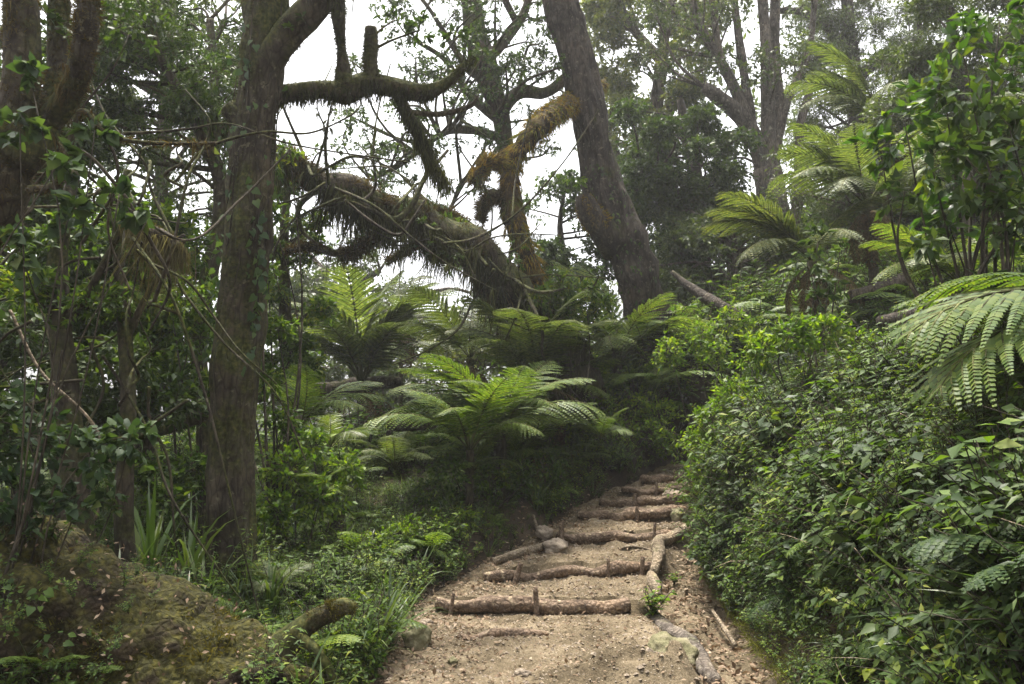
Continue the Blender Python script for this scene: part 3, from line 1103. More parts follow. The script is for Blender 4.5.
loose('border_log', 'grey weathered log edging the bottom right of the path beside the leaf gutter', 'log',
      [(652, 604, 7.8, 4), (660, 612, 7.6, 7), (672, 627, 7.15, 8.5), (688, 643, 6.7, 9), (704, 662, 6.2, 9.5), (716, 676, 5.95, 7)], 'bark_grey', up=.45, seed=9, ridge=.5)
for k, (lab, rows) in enumerate([
        ('twig lying across the tread between the second and third log steps', [(618, 556, 9.3, 1.2), (632, 553, 9.35, 1.8), (650, 555, 9.33, 1)]),
        ('bare stick standing slanted in the left bank beside the third step', [(541, 540, 10.0, 1.4), (537, 528, 10.05, 1.6), (533, 515, 10.1, 1.2)]),
        ('fallen stick in the right leaf gutter near the grey weathered log', [(735, 640, 6.7, 2), (724, 622, 7.1, 2.4), (712, 606, 7.6, 1.6)])]):
    loose('stick', lab, 'stick', rows, 'bark_pale', 7, .6, 20 + k, onp=(k != 1))


def rock(label, px, py, d, w, h, mat='stone', seed=0, name='rock', dep=1.0, sink=.35, lump=.28):
    p = P(px, py, d)
    rg = np.random.RandomState(seed)
    n, k = 34, 48
    th = np.linspace(0, PI, n)[:, None]
    ph = np.linspace(0, 2 * PI, k, endpoint=False)[None]
    dv = np.stack([np.sin(th) * np.cos(ph), np.sin(th) * np.sin(ph), np.cos(th) + 0 * ph], -1).reshape(-1, 3)
    r = 1 + lump * vnoise(dv * 1.6 + seed * 3.3) + .13 * vnoise(dv * 4 + seed) + .06 * vnoise(dv * 9 + seed) + .035 * vnoise(dv * 22 + seed)
    rw, rh = w / F * d / 2, h / F * d / 2
    v = dv * r[:, None] * np.array([rw, rw * dep, rh])
    i = np.arange(n - 1)[:, None] * k
    j = np.arange(k)[None]
    q = np.stack([i + j, i + k + j, i + k + (j + 1) % k, i + (j + 1) % k], -1).reshape(-1, 4)
    zg = max(pz(p[0], p[1]), -1) if abs(px - 560) < 240 else gz(p[0], p[1])
    mb = MB()
    mb.add(v, q)
    o = mb.build(name, M[mat])
    o.location = (p[0], p[1], zg + rh * (1 - 2 * sink))
    o.rotation_euler = (rg.normal() * .15, rg.normal() * .15, rg.uniform(0, 6))
    return tag(o, label, 'rock', 'rocks on the path')


rock('rounded lone rock beside the upper end of the slanting pole', 556, 553, 9.35, 25, 17, seed=1, sink=.25)
rock('pale flat topped boulder on the path just below the topmost log step', 674, 496, 11.75, 22, 11, seed=2)
rock('mossy rounded stone at the bottom left edge of the path', 417, 648, 6.45, 26, 32, 'stone_moss', 3, sink=.3)
rock('mossy half buried boulder at the bottom beside the lower end of the grey log', 672, 674, 5.85, 42, 28, 'stone_moss', 36, dep=1.1, sink=.38, lump=.4)
rock('pale stone low on the left edge beside the lowest step', 427, 620, 7.15, 13, 8, 'stone', 9)
rock('small dark stone on the bare earth at the bottom of the photo', 453, 667, 5.95, 10, 7, 'stone_moss', 10, sink=.2)
rock('small pale stone in the earth at the bottom middle of the path', 523, 679, 5.7, 15, 9, 'stone', 11)
rock('dark rock under the upper end of the pale bent root', 678, 517, 10.75, 16, 15, 'stone_moss', 12, sink=.2)
rock('pale rock at the left bank edge above the slanting pole', 545, 541, 9.85, 16, 13, 'stone', 13, sink=.2)

# small stones and chips trodden into the earth
rg = np.random.RandomState(11)
n = 12000
y = rg.uniform(4.6, 13.5, n)
l, r, g = [np.interp(y, PATH[:, 0], PATH[:, k]) for k in (2, 3, 4)]
x = l + (r - l) * rg.uniform(-.06, 1.02, n)
z = path_surface(x, y)
OCT = T([(1, 0, 0), (0, 1, 0), (-1, 0, 0), (0, -1, 0), (.1, .1, .7), (0, 0, -.5), (.7, .7, .25), (-.6, .65, .2)],
        [(0, 6, 4), (6, 1, 4), (1, 7, 4), (7, 2, 4), (2, 3, 4), (3, 0, 4), (0, 1, 6), (1, 2, 7), (0, 5, 1), (1, 5, 2), (2, 5, 3), (3, 5, 0)])
mb = MB()
sz = .004 + .013 * rg.uniform(0, 1, n) ** 4 + .016 * (rg.uniform(0, 1, n) > .985)
v, f = place(OCT, np.stack([x, y, z + .1 * sz], -1), leaf_frames(rdir(rg, n) * np.array([1, 1, .1]), np.array([0, 0, 1.0]) + rg.normal(size=(n, 3)) * .3), sz, rg.uniform(.6, 1.2, n))
mb.add(v, *f)
k = 1500
y = rg.uniform(4.6, 13.3, k)
l, r, g = [np.interp(y, PATH[:, 0], PATH[:, q]) for q in (2, 3, 4)]
x = l + (r - l) * np.where(rg.uniform(size=k) < .55, rg.uniform(-.05, 1.02, k), np.abs(rg.normal(size=k)) * .13 - .04)
s = .010 + .028 * rg.uniform(0, 1, k) ** 3
v, f = place(OCT, np.stack([x, y, path_surface(x, y) - .1 * s], -1), leaf_frames(rdir(rg, k) * np.array([1, 1, .1]), np.array([0, 0, 1.0]) + rg.normal(size=(k, 3)) * .4), s, rg.uniform(.6, 1.2, k))
mb.add(v, *f, mat=1)
o = mb.build('gravel', [M['stone'], M['earth']], smooth=False)
tag(o, 'small loose stones strewn over the bare earth of the path', 'gravel', kind='stuff')

# fallen leaves: gutter thick, path edges thin
mb = MB()
for cnt, lo, hi, yl, sz in ((2600, 1.04, 1.9, (4.6, 11.5), .055), (1800, -.12, .28, (4.6, 11.5), .042), (9000, 0, 1, (4.6, 12.8), .022), (1300, 0, 1, (4.6, 12.8), .042)):
    y = rg.uniform(*yl, cnt)
    l, r, g = [np.interp(y, PATH[:, 0], PATH[:, k]) for k in (2, 3, 4)]
    if lo > 1:
        x = r + .05 + (g + .1 - r) * rg.uniform(0, 1, cnt)
    else:
        x = l + (r - l) * rg.uniform(lo, hi, cnt)
    z = path_surface(x, y) + rg.uniform(.004, .035, cnt) * (sz / .05)
    d = rdir(rg, cnt) * np.array([1, 1, .35])
    v, f = place(LEAF, np.stack([x, y, z], -1), leaf_frames(d, np.array([0, 0, 1.0]) + rg.normal(size=(cnt, 3)) * .5), sz * rg.uniform(.5, 1.4, cnt))
    mb.add(v, *f)
o = mb.build('leaf_litter', M['litter'])
tag(o, 'dry brown fallen leaves lying in the gutter and along the path', 'leaf litter', kind='stuff')

# ------------------------------------------------------------------ the mossy mound and its root, bottom left
rg = np.random.RandomState(5)
ROOTPTS = pxpts([(-160, 600, 5.3, 134), (-40, 628, 5.2, 112), (60, 650, 5.12, 98), (160, 676, 5.05, 84), (236, 704, 5.0, 70), (300, 738, 4.95, 56), (360, 785, 4.9, 46)])
root = thing('rotten_log', 'huge brown rotten trunk overgrown with yellow moss at the bottom left', 'rotten log', (*ROOTPTS[2, :2], gz(*ROOTPTS[2, :2])))
mb = MB()
mb.add(*tube(ROOTPTS, 110, n=240, rough=.22, freq=4.8, ridge=.18, seed=3, lump=.14))
mb.build('trunk', M['mound'], root)
mb = MB()
s_ = spline(ROOTPTS, 60)
i = rg.randint(0, 50, size=520)
a = rg.uniform(-.3, 1.5, 520)
pos = s_[i, :3] + np.stack([.35 * np.cos(a), -np.sin(a), np.cos(a)], -1) * (s_[i, 3] * 1.03)[:, None]
v, f = place(LEAF, pos, leaf_frames(rdir(rg, 520), pos - s_[i, :3] + rg.normal(size=(520, 3)) * .15), rg.uniform(.015, .045, 520))
mb.add(v, *f)
o = mb.build('leaf_litter', M['litter'])
tag(o, 'dead brown leaves caught on the rotten mossy trunk', 'leaf litter', kind='stuff')
br = pxpts([(215, 690, 5.0, 40), (262, 664, 4.95, 24), (288, 640, 4.95, 14), (310, 621, 4.95, 10.5), (330, 611, 4.97, 9.5), (343, 605, 5.0, 8), (354, 607, 5.03, 5.5)])
br[:, 2] -= .01
mb = MB()
mb.add(*tube(br, 18, n=50, rough=.12, freq=8, ridge=.12, seed=8, lump=.15))
mb.build('limb', M['bark_moss'], root)
for q_, rows_ in enumerate([[(296, 634, 4.93, 6), (316, 650, 4.85, 5), (330, 672, 4.8, 4), (338, 700, 4.8, 3)], [(270, 660, 4.85, 5), (282, 672, 4.75, 4), (272, 690, 4.7, 4)]]):
    mb = MB()
    mb.add(*tube(pxpts(rows_), 9, n=30, rough=.2, freq=12, ridge=.15, seed=60 + q_))
    mb.build('rootlet', M['bark_moss'], root)
br2 = pxpts([(330, 695, 4.85, 16), (290, 676, 4.75, 12), (240, 674, 4.7, 7), (206, 668, 4.75, 5)])
mb = MB()
mb.add(*tube(br2, 12, n=40, rough=.12, freq=9, ridge=.1, seed=9))
mb.build('limb', M['mound'], root)
mb = MB()
fuzz(mb, ROOTPTS, 16000, rg, (.015, .05), .009, 0, up=0, down=.1, jit=.9, gap=(.05, 0))
fuzz(mb, br[3:], 1200, rg, (.01, .03), .006, 0, up=1)
mb.build('moss', M['moss_rust'], root)
mb = MB()
fuzz(mb, ROOTPTS, 14000, rg, (.015, .06), .010, 0, up=0, down=.1, jit=.9, gap=(.08, 20))
mb.build('moss', M['moss_dark'], root)
mb = MB()
fuzz(mb, ROOTPTS[:6], 26000, rg, (.02, .07), .012, 0, up=1, down=.1, jit=.8, gap=(.02, 40))
fuzz(mb, br[4:], 2600, rg, (.015, .05), .008, 0, jit=.8)
o = mb.build('moss', M['moss_ochre'], root)
o['label'] = 'yellow moss cushion along the crest'

# ------------------------------------------------------------------ big trees
# 1 the left trunk with the level mossy arm
T1 = [(229, 612, 7.5, 25), (231, 560, 7.5, 21.5), (231, 450, 7.5, 20.5), (236, 380, 7.5, 23), (243, 300, 7.5, 22), (250, 200, 7.5, 21), (255, 120, 7.5, 22), (262, 60, 7.5, 22), (266, 10, 7.5, 20), (270, -80, 7.5, 20), (276, -200, 7.5, 15)]
limA = [(258, 80, 7.5, 17), (284, 40, 7.4, 16), (318, 2, 7.3, 15), (352, -50, 7.2, 13), (400, -110, 7.2, 9)]
limH = [(258, 97, 7.5, 11), (285, 93, 7.6, 9), (318, 89, 7.7, 8.5), (345, 92, 7.8, 12), (366, 83, 7.85, 11), (392, 87, 7.9, 10), (425, 92, 7.95, 8.5), (448, 82, 8.0, 6), (462, 68, 8.0, 5), (474, 58, 8.05, 3)]
limU = [(345, 90, 7.8, 12), (343, 66, 7.8, 7), (341, 45, 7.8, 4.5), (339, 20, 7.8, 7), (337, -30, 7.8, 9)]
limV = [(372, 86, 7.85, 9), (370, 66, 7.85, 8), (371, 48, 7.85, 7.5), (371, 28, 7.85, 6.5)]
limS = [(250, 135, 7.5, 14), (236, 116, 7.45, 12), (226, 106, 7.4, 9)]
limD = [(398, 92, 7.9, 6), (409, 114, 7.9, 5), (424, 138, 7.92, 3.5), (432, 160, 7.95, 2.4), (446, 182, 7.95, 1.2)]
limE = [(408, 112, 7.9, 3), (440, 114, 7.95, 3), (470, 106, 8, 2.4), (478, 96, 8, 1.2)]
root, tp, lps = tree('mossy_tree', 'tall left trunk with ivy leaves and a level mossy arm crossing the bright sky', 'tree', T1, [limA, limH, limU, limV, limS, limD, limE],
                     [(330, -40, 7.4, 60, 200), (420, 30, 8, 28, 90), (455, 40, 8, 26, 80), (300, 30, 7.3, 22, 40), (395, 20, 8, 22, 50), (240, -60, 7.4, 70, 200)],
                     'bark_moss', 'leaf_dark', .07, seed=21, segs=80, ridge=.34, rough=.10, lump=.06, limb_segs=16)
rg = np.random.RandomState(31)
mb = MB()
for lp, k, ln in ((lps[0], 1800, (.02, .07)), (lps[1], 3600, (.02, .06)), (lps[2], 1600, (.02, .07)), (lps[3], 1400, (.015, .045)), (lps[4], 900, (.02, .05)), (lps[5], 420, (.02, .07)), (lps[6], 250, (.01, .03)), (tp[4:], 6500, (.02, .06))):
    fuzz(mb, lp, k, rg, ln, .01)
mb.build('moss', M['moss_dark'], root)
mb = MB()
hang_moss(mb, lps[1], 3600, rg, (.04, .3), .012)
hang_moss(mb, lps[5], 2600, rg, (.1, .55), .015)
hang_moss(mb, lps[2][2:], 1800, rg, (.05, .4), .014)
hang_moss(mb, lps[0][2:], 900, rg, (.1, .5), .014)
hang_moss(mb, lps[0], 600, rg, (.05, .25), .011)
mb.build('hanging_moss', M['moss_dark'], root)
mb = MB()
for q in range(8):
    t = np.linspace(0, 1, 40)
    ph = rg.uniform(PI * .95, 2.05 * PI)
    ss = spline(tp[1:], 80)
    i0 = rg.randint(20, 36)
    idx = np.clip((i0 + t * rg.uniform(20, 55)).astype(int), 0, 79)
    an = ph + t * rg.normal() * 1.3 + .3 * np.sin(t * 9 + q)
    out = np.stack([np.cos(an), np.sin(an), 0 * an], -1)
    vp = ss[idx, :3] + out * (ss[idx, 3] + .012)[:, None]
    mb.add(*tube(np.c_[vp, np.full(40, .006)], 5, n=80, rough=.2, freq=20), mat=1)
    k = rg.randint(14, 46)
    c = np.clip(rg.normal(rg.uniform(.2, .8), .22, k), 0, 1)
    i = (c * 39).astype(int)
    pos = vp[i] + out[i] * rg.uniform(.01, .07, k)[:, None] + rg.normal(size=(k, 3)) * .045
    v, f = place(HEART, pos, leaf_frames(np.stack([rg.normal(size=k) * .7, -.3 + 0 * c, -1 + 0 * c], -1), out[i] + rg.normal(size=(k, 3)) * .45), rg.uniform(.035, .095, k))
    mb.add(v, *f)
mb.build('ivy', [M['leaf_broad'], M['twig']], root)

# 2 the leaning trunk hung with moss
T2 = [(566, 372, 13.6, 25), (552, 335, 13.5, 24), (532, 308, 13.3, 24), (505, 286, 13, 23), (480, 258, 12.7, 18), (462, 243, 12.5, 20), (436, 232, 12.2, 15), (412, 212, 12, 17), (380, 206, 11.7, 13), (352, 190, 11.5, 15), (322, 184, 11.2, 11), (298, 166, 11, 13), (255, 148, 10.7, 11), (200, 120, 10.4, 7)]
lA = [(534, 300, 13.2, 15), (528, 262, 13.1, 14), (514, 225, 13, 12), (509, 192, 13, 11), (517, 155, 13, 12), (540, 125, 13.1, 13), (563, 108, 14.3, 12), (586, 94, 15.9, 10), (604, 84, 16.6, 6)]
lB = [(512, 172, 13, 6), (494, 161, 12.9, 6), (480, 172, 12.8, 5), (473, 184, 12.8, 3)]
lC = [(508, 205, 13, 6), (492, 194, 12.9, 6), (484, 205, 12.9, 5), (481, 220, 12.9, 3)]
lD = [(402, 215, 11.9, 8), (378, 234, 11.7, 6), (345, 254, 11.6, 5), (312, 247, 11.5, 4.5), (285, 251, 11.4, 2.5)]
lE = [(470, 245, 12.5, 6), (440, 222, 12.3, 5), (420, 240, 12.2, 5), (388, 262, 12.2, 3)]
lG = [(345, 196, 11.5, 3.5), (372, 208, 11.2, 3.2), (395, 220, 11.1, 3.2), (412, 205, 11.1, 3), (425, 178, 11.2, 2.4), (448, 150, 11.3, 1.6)]
lH = [(330, 180, 11.4, 3), (300, 205, 11.3, 3), (302, 230, 11.3, 2.6), (318, 245, 11.3, 1.6)]
lI = [(500, 262, 13, 6), (470, 225, 12.7, 5), (430, 205, 12.4, 4), (415, 190, 12.4, 2.5)]
TANGLE = []
rg = np.random.RandomState(77)
for k in range(26):
    a = rg.uniform(0, 1)
    x, y, d = 300 + 230 * a, 170 + 118 * a, 11 + 2 * a - .5
    row = [(x, y, d, 1.7)]
    dx, dy = rg.normal() * 14, -rg.uniform(4, 26) if k % 3 else rg.uniform(6, 22)
    for q in range(4):
        dx += rg.normal() * 13
        dy += rg.normal() * 11
        x, y = x + dx, y + dy
        row.append((x, y, d + rg.normal() * .3, 1.5 - .3 * q))
    TANGLE.append(row)
root, tp, lps = tree('leaning_tree', 'leaning trunk draped in hanging moss with one upright limb of orange moss', 'tree', T2, [lB, lC, lD, lE, lG, lH, lI] + TANGLE,
                     [(330, 150, 11, 26, 60), (385, 180, 11.3, 20, 40), (290, 190, 10.9, 26, 60), (440, 190, 12.2, 16, 26), (350, 235, 11.5, 18, 24), (300, 262, 11.5, 20, 40)] + spread(np.random.RandomState(90), 16, (300, 150, 520, 270), (10.9, 12.8), (12, 22), 26, lambda a, b: abs(b - (150 + (a - 290) * .55)) < 34),
                     'bark_moss', 'leaf_dark', .07, seed=22, segs=32, ridge=.2, rough=.22, lump=.3, limb_segs=10)
lAp = pxpts(lA)
lAp[:, 3] *= .74
mb = MB()
mb.add(*tube(lAp, 22, n=120, rough=.18, freq=6, seed=4, lump=.22, wave=.28, nring=13.0))
o = mb.build('limb', M['bark_orange'], root)
o['label'] = 'upright limb wrapped in orange moss'
rg = np.random.RandomState(32)
mb = MB()
for lp, k in ((tp, 9000), (lps[0], 900), (lps[1], 900), (lps[2], 900), (lps[3], 700), (lps[6], 700)):
    fuzz(mb, lp, int(k * 3.2), rg, (.05, .24), .017, jit=.8, gap=(-.2, 3))
mb.build('moss', M['moss_brown'], root)
mb = MB()
hang_moss(mb, tp[1:], 24000, rg, (.08, 1.0), .019, clumpy=1.2)
for lp in lps[7:]:
    hang_moss(mb, lp, 160, rg, (.05, .4), .014)
for lp in (lps[1], lps[2], lps[3], lps[6]):
    hang_moss(mb, lp, 600, rg, (.06, .4), .014)
mb.build('hanging_moss', M['moss_dark'], root)
mb = MB()
fuzz(mb, tp[:5], 5200, rg, (.04, .13), .016, up=1)
hang_moss(mb, tp[:6], 5200, rg, (.1, .8), .02, clumpy=1.2)
o = mb.build('moss', M['moss_brown'], root)
mb = MB()
sleeves(mb, lAp, 15000, rg, .26, (.05, .2), .013)
sleeves(mb, lps[0], 2600, rg, .22, (.04, .14), .013)
hang_moss(mb, lAp, 700, rg, (.05, .3), .014)
o = mb.build('moss', [M['moss_gold'], M['moss_green']], root)
o['label'] = 'shaggy orange and green moss sleeves'
mb = MB()
k = 700
s_ = spline(tp[1:8], 80)
i = rg.randint(80, size=k)
a = rg.uniform(-.9, .9, k)
pos = s_[i, :3] + np.stack([np.sin(a) * .3, -np.abs(np.sin(a)) * .6, np.cos(a)], -1) * (s_[i, 3] * 1.05)[:, None]
m = fbm(pos * 1.4 + 3, 2) > 0
pos = pos[m]
v, f = place(LEAF, pos, leaf_frames(rdir(rg, len(pos), .3), rdir(rg, len(pos), .8)), rg.uniform(.06, .15, len(pos)))
mb.add(v, *f)
mb.build('foliage', [M['leaf_herb']], root)

# 3 the tall bare trunk leaning left
T3 = [(658, 352, 15.2, 24), (651, 325, 15.1, 20), (636, 272, 15, 19), (616, 224, 15, 21), (600, 170, 15, 18), (588, 110, 15, 18), (575, 50, 15, 18), (562, 0, 15, 18), (548, -70, 15, 18), (538, -150, 15, 14)]
l3 = [(618, 250, 15, 16), (600, 226, 14.7, 15), (588, 210, 14.6, 12), (583, 196, 14.6, 8)]
l4 = [(604, 190, 15, 10), (575, 40, 14.4, 6), (545, -40, 14.2, 5)][:0]
root, tp, lps = tree('leaning_tree', 'tall bare brown trunk leaning left with a mossy burl at its bend', 'tree', T3, [l3, [(556, -5, 15, 12), (545, -20, 15, 11), (520, -60, 15, 8)]],
                     [(520, -70, 15, 50, 120), (540, -10, 15.2, 26, 50), (500, -110, 15, 50, 120)],
                     'bark_brown', 'leaf_dark', .11, seed=23, segs=72, ridge=.42, rough=.12, lump=.06, limb_segs=14)
rg = np.random.RandomState(33)
mb = MB()
fuzz(mb, lps[0][1:], 1500, rg, (.04, .14), .016, down=.6)
hang_moss(mb, lps[0][1:], 700, rg, (.1, .4), .016)
mb.build('moss', M['moss_gold'], root)
mb = MB()
k = 260
s = spline(tp[1:6], 60)
i = rg.randint(60, size=k)
a = rg.uniform(PI, 2 * PI, k)
dd = np.stack([np.cos(a), np.sin(a), 0 * a], -1)
v, f = place(LEAF, s[i, :3] + dd * (s[i, 3] + .03)[:, None], leaf_frames(np.stack([rg.normal(size=k) * .6, -.5 + 0 * a, -1 + 0 * a], -1), dd + rg.normal(size=(k, 3)) * .3), rg.uniform(.05, .12, k))
mb.add(v, *f)
mb.build('ivy', M['leaf_dark'], root)
mb = MB()
clump(mb, mb, P(577, 178, 14.5), .28, 70, rg, .1, LEAF)
o = mb.build('sprout', [M['leaf_bright'], M['twig']], root)

# 4 the crooked tree behind
T4 = [(545, 330, 17, 9), (528, 270, 16.8, 9), (512, 190, 16.5, 9), (502, 120, 16.3, 10), (490, 85, 16.2, 13), (480, 45, 16.2, 13), (470, 0, 16.2, 11), (455, -60, 16, 8)]
crk = spread(np.random.RandomState(2), 56, (385, -30, 570, 90), (14.5, 17), (16, 30), 46) + spread(np.random.RandomState(3), 58, (340, 50, 510, 190), (14, 16.5), (14, 26), 30) + spread(np.random.RandomState(4), 10, (520, 60, 580, 150), (16, 17), (14, 24), 34)
tree('crooked_tree', 'thin crooked tree of knobbly mossy limbs standing against the bright sky', 'tree', T4,
     [[(500, 110, 16.3, 8), (520, 92, 16.4, 7), (545, 92, 16.5, 7), (566, 78, 16.5, 5)], [(484, 62, 16.2, 8), (505, 40, 16.2, 6), (525, 10, 16.2, 5), (535, -40, 16.2, 4)],
      [(506, 140, 16.4, 5), (470, 130, 16, 4), (440, 135, 15.6, 3.5), (400, 165, 15.2, 3), (370, 180, 15, 2)], [(500, 122, 16.3, 5), (470, 95, 16, 4), (445, 60, 15.8, 3), (415, 40, 15.5, 2)],
      [(512, 190, 16.5, 5), (495, 165, 16.2, 4), (465, 180, 16, 3.5), (450, 210, 16, 2.5)], [(488, 78, 16.2, 6), (470, 70, 16, 5), (455, 50, 16, 3), (430, 10, 15.8, 2.5), (405, -20, 15.8, 2)],
      [(515, 20, 16.2, 4), (500, -10, 16, 4), (488, -40, 16, 3)]],
     crk, 'bark_moss', 'leaf_dark', .085, seed=24, segs=14, lump=.3, dense=4.5)

# 5 the many-stemmed tree on the right slope
T5 = [(786, 330, 21, 18), (780, 260, 21, 17), (772, 200, 21, 16), (767, 170, 21, 15)]
L5 = [[(768, 185, 21, 11), (754, 138, 20.8, 9.5), (736, 112, 20.6, 8.5), (716, 96, 20.4, 8), (704, 87, 20.3, 6)],
      [(766, 172, 21, 10), (748, 120, 21, 7.5), (728, 75, 21, 6), (700, 25, 21, 5), (680, -40, 21, 4)],
      [(768, 172, 21, 9), (768, 110, 21, 7.5), (766, 50, 21, 6.5), (758, -50, 21, 5)], [(754, 138, 21, 6), (745, 80, 21.2, 5), (738, 30, 21.2, 4.5), (728, -50, 21.2, 4)],
      [(772, 170, 21, 8), (778, 110, 21.3, 7), (774, 40, 21.3, 6), (778, -50, 21.3, 5)], [(745, 112, 21, 5), (722, 60, 21, 4), (712, 0, 21, 3.5), (706, -50, 21, 3)],
      [(760, 150, 21, 6), (735, 135, 20.5, 4), (712, 150, 20.3, 3.5), (690, 140, 20.2, 2)], [(775, 150, 21, 5), (790, 95, 21, 4), (808, 55, 21, 3.5), (815, 0, 21, 3)], [(782, 270, 21, 7), (798, 200, 20.8, 6), (800, 130, 20.8, 5), (810, 90, 20.8, 4)]]
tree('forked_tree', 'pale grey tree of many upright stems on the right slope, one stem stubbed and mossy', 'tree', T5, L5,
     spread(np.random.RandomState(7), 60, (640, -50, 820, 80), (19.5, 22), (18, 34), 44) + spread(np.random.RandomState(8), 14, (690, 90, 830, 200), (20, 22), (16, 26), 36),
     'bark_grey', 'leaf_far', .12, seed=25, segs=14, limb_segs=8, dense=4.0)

# 6 the dark mossy trunk at the far left
T6 = [(-300, 640, 5.9, 50), (-180, 430, 5.8, 46), (-84, 290, 5.6, 40), (-14, 205, 5.4, 34), (8, 150, 5.3, 24), (18, 100, 5.3, 19), (22, 40, 5.3, 18), (16, -60, 5.3, 16), (10, -160, 5.3, 12)]
root, tp, lps = tree('mossy_tree', 'dark forked trunk covered in brown moss at the far left edge of the photo', 'tree', T6,
                     [[(10, 165, 5.3, 22), (40, 135, 5.4, 17), (55, 95, 5.5, 12), (58, 40, 5.6, 10), (60, -60, 5.7, 9)], [(46, 125, 5.4, 13), (72, 88, 5.3, 12), (84, 40, 5.2, 13), (92, -50, 5.2, 11)],
                      [(30, 190, 5.2, 5), (60, 180, 5.0, 4), (80, 112, 5.0, 3), (110, 135, 4.9, 2.6), (150, 143, 4.9, 2.2), (215, 143, 4.8, 1.4)]],
                     [(60, 30, 5.6, 40, 60), (120, 20, 6, 60, 110), (100, -40, 5.6, 70, 120)], 'bark_moss', 'leaf_dark', .07, seed=26, segs=36, lump=.22, rough=.18, limb_segs=14)
rg = np.random.RandomState(36)
mb = MB()
for lp, k in ((tp[2:], 9000), (lps[0], 2500), (lps[1], 2500), (lps[2], 500)):
    fuzz(mb, lp, k, rg, (.02, .07), .009)
    hang_moss(mb, lp, k // 4, rg, (.04, .22), .01)
mb.build('moss', M['moss_brown'], root)

# 7 slim dark trunks in the left thicket
for k, (lab, tr, lm, cl) in enumerate([
        ('slim dark trunk in the shade just right of the mossy forked trunk', [(80, 560, 6.6, 15), (76, 500, 6.6, 14), (70, 420, 6.6, 12), (60, 330, 6.7, 11), (58, 250, 6.8, 9), (75, 170, 6.9, 6)],
         [[(62, 330, 6.7, 6), (90, 290, 6.6, 4), (120, 230, 6.5, 3), (128, 200, 6.5, 2)]], [(60, 240, 6.8, 50, 260), (110, 205, 6.6, 40, 160), (30, 290, 6.5, 46, 260), (95, 300, 6.7, 42, 240)]),
        ('thin vine wrapped trunk between the slim dark trunk and the ivy covered one', [(126, 580, 6.9, 10), (124, 500, 6.9, 9), (128, 420, 6.9, 8), (125, 330, 7, 7), (118, 240, 7, 5), (128, 170, 7, 4)],
         [[(126, 340, 7, 4), (150, 290, 7, 3), (185, 240, 7, 2.5)]], [(150, 250, 7.1, 40, 150), (120, 300, 7, 36, 170), (185, 300, 7.4, 36, 170)])]):
    rg = np.random.RandomState(900 + k)
    for q in range(16):
        x, y, d = rg.uniform(20, 190), rg.uniform(120, 420), rg.uniform(5.8, 7.2)
        dx, dy = rg.normal() * 30, rg.normal() * 24
        row = [(x, y, d, 1.8)]
        for e in range(5):
            dx += rg.normal() * 18
            dy += rg.normal() * 16 + 3
            x, y = x + dx, y + dy
            row.append((x, y, d + rg.normal() * .15, 1.6 - .22 * e))
        lm = lm + [row]
    tree('slim_tree', lab, 'tree', tr, lm, cl, 'bark_moss', 'leaf_herb', .075, seed=70 + k, segs=14, group='slim trunks in the left thicket')

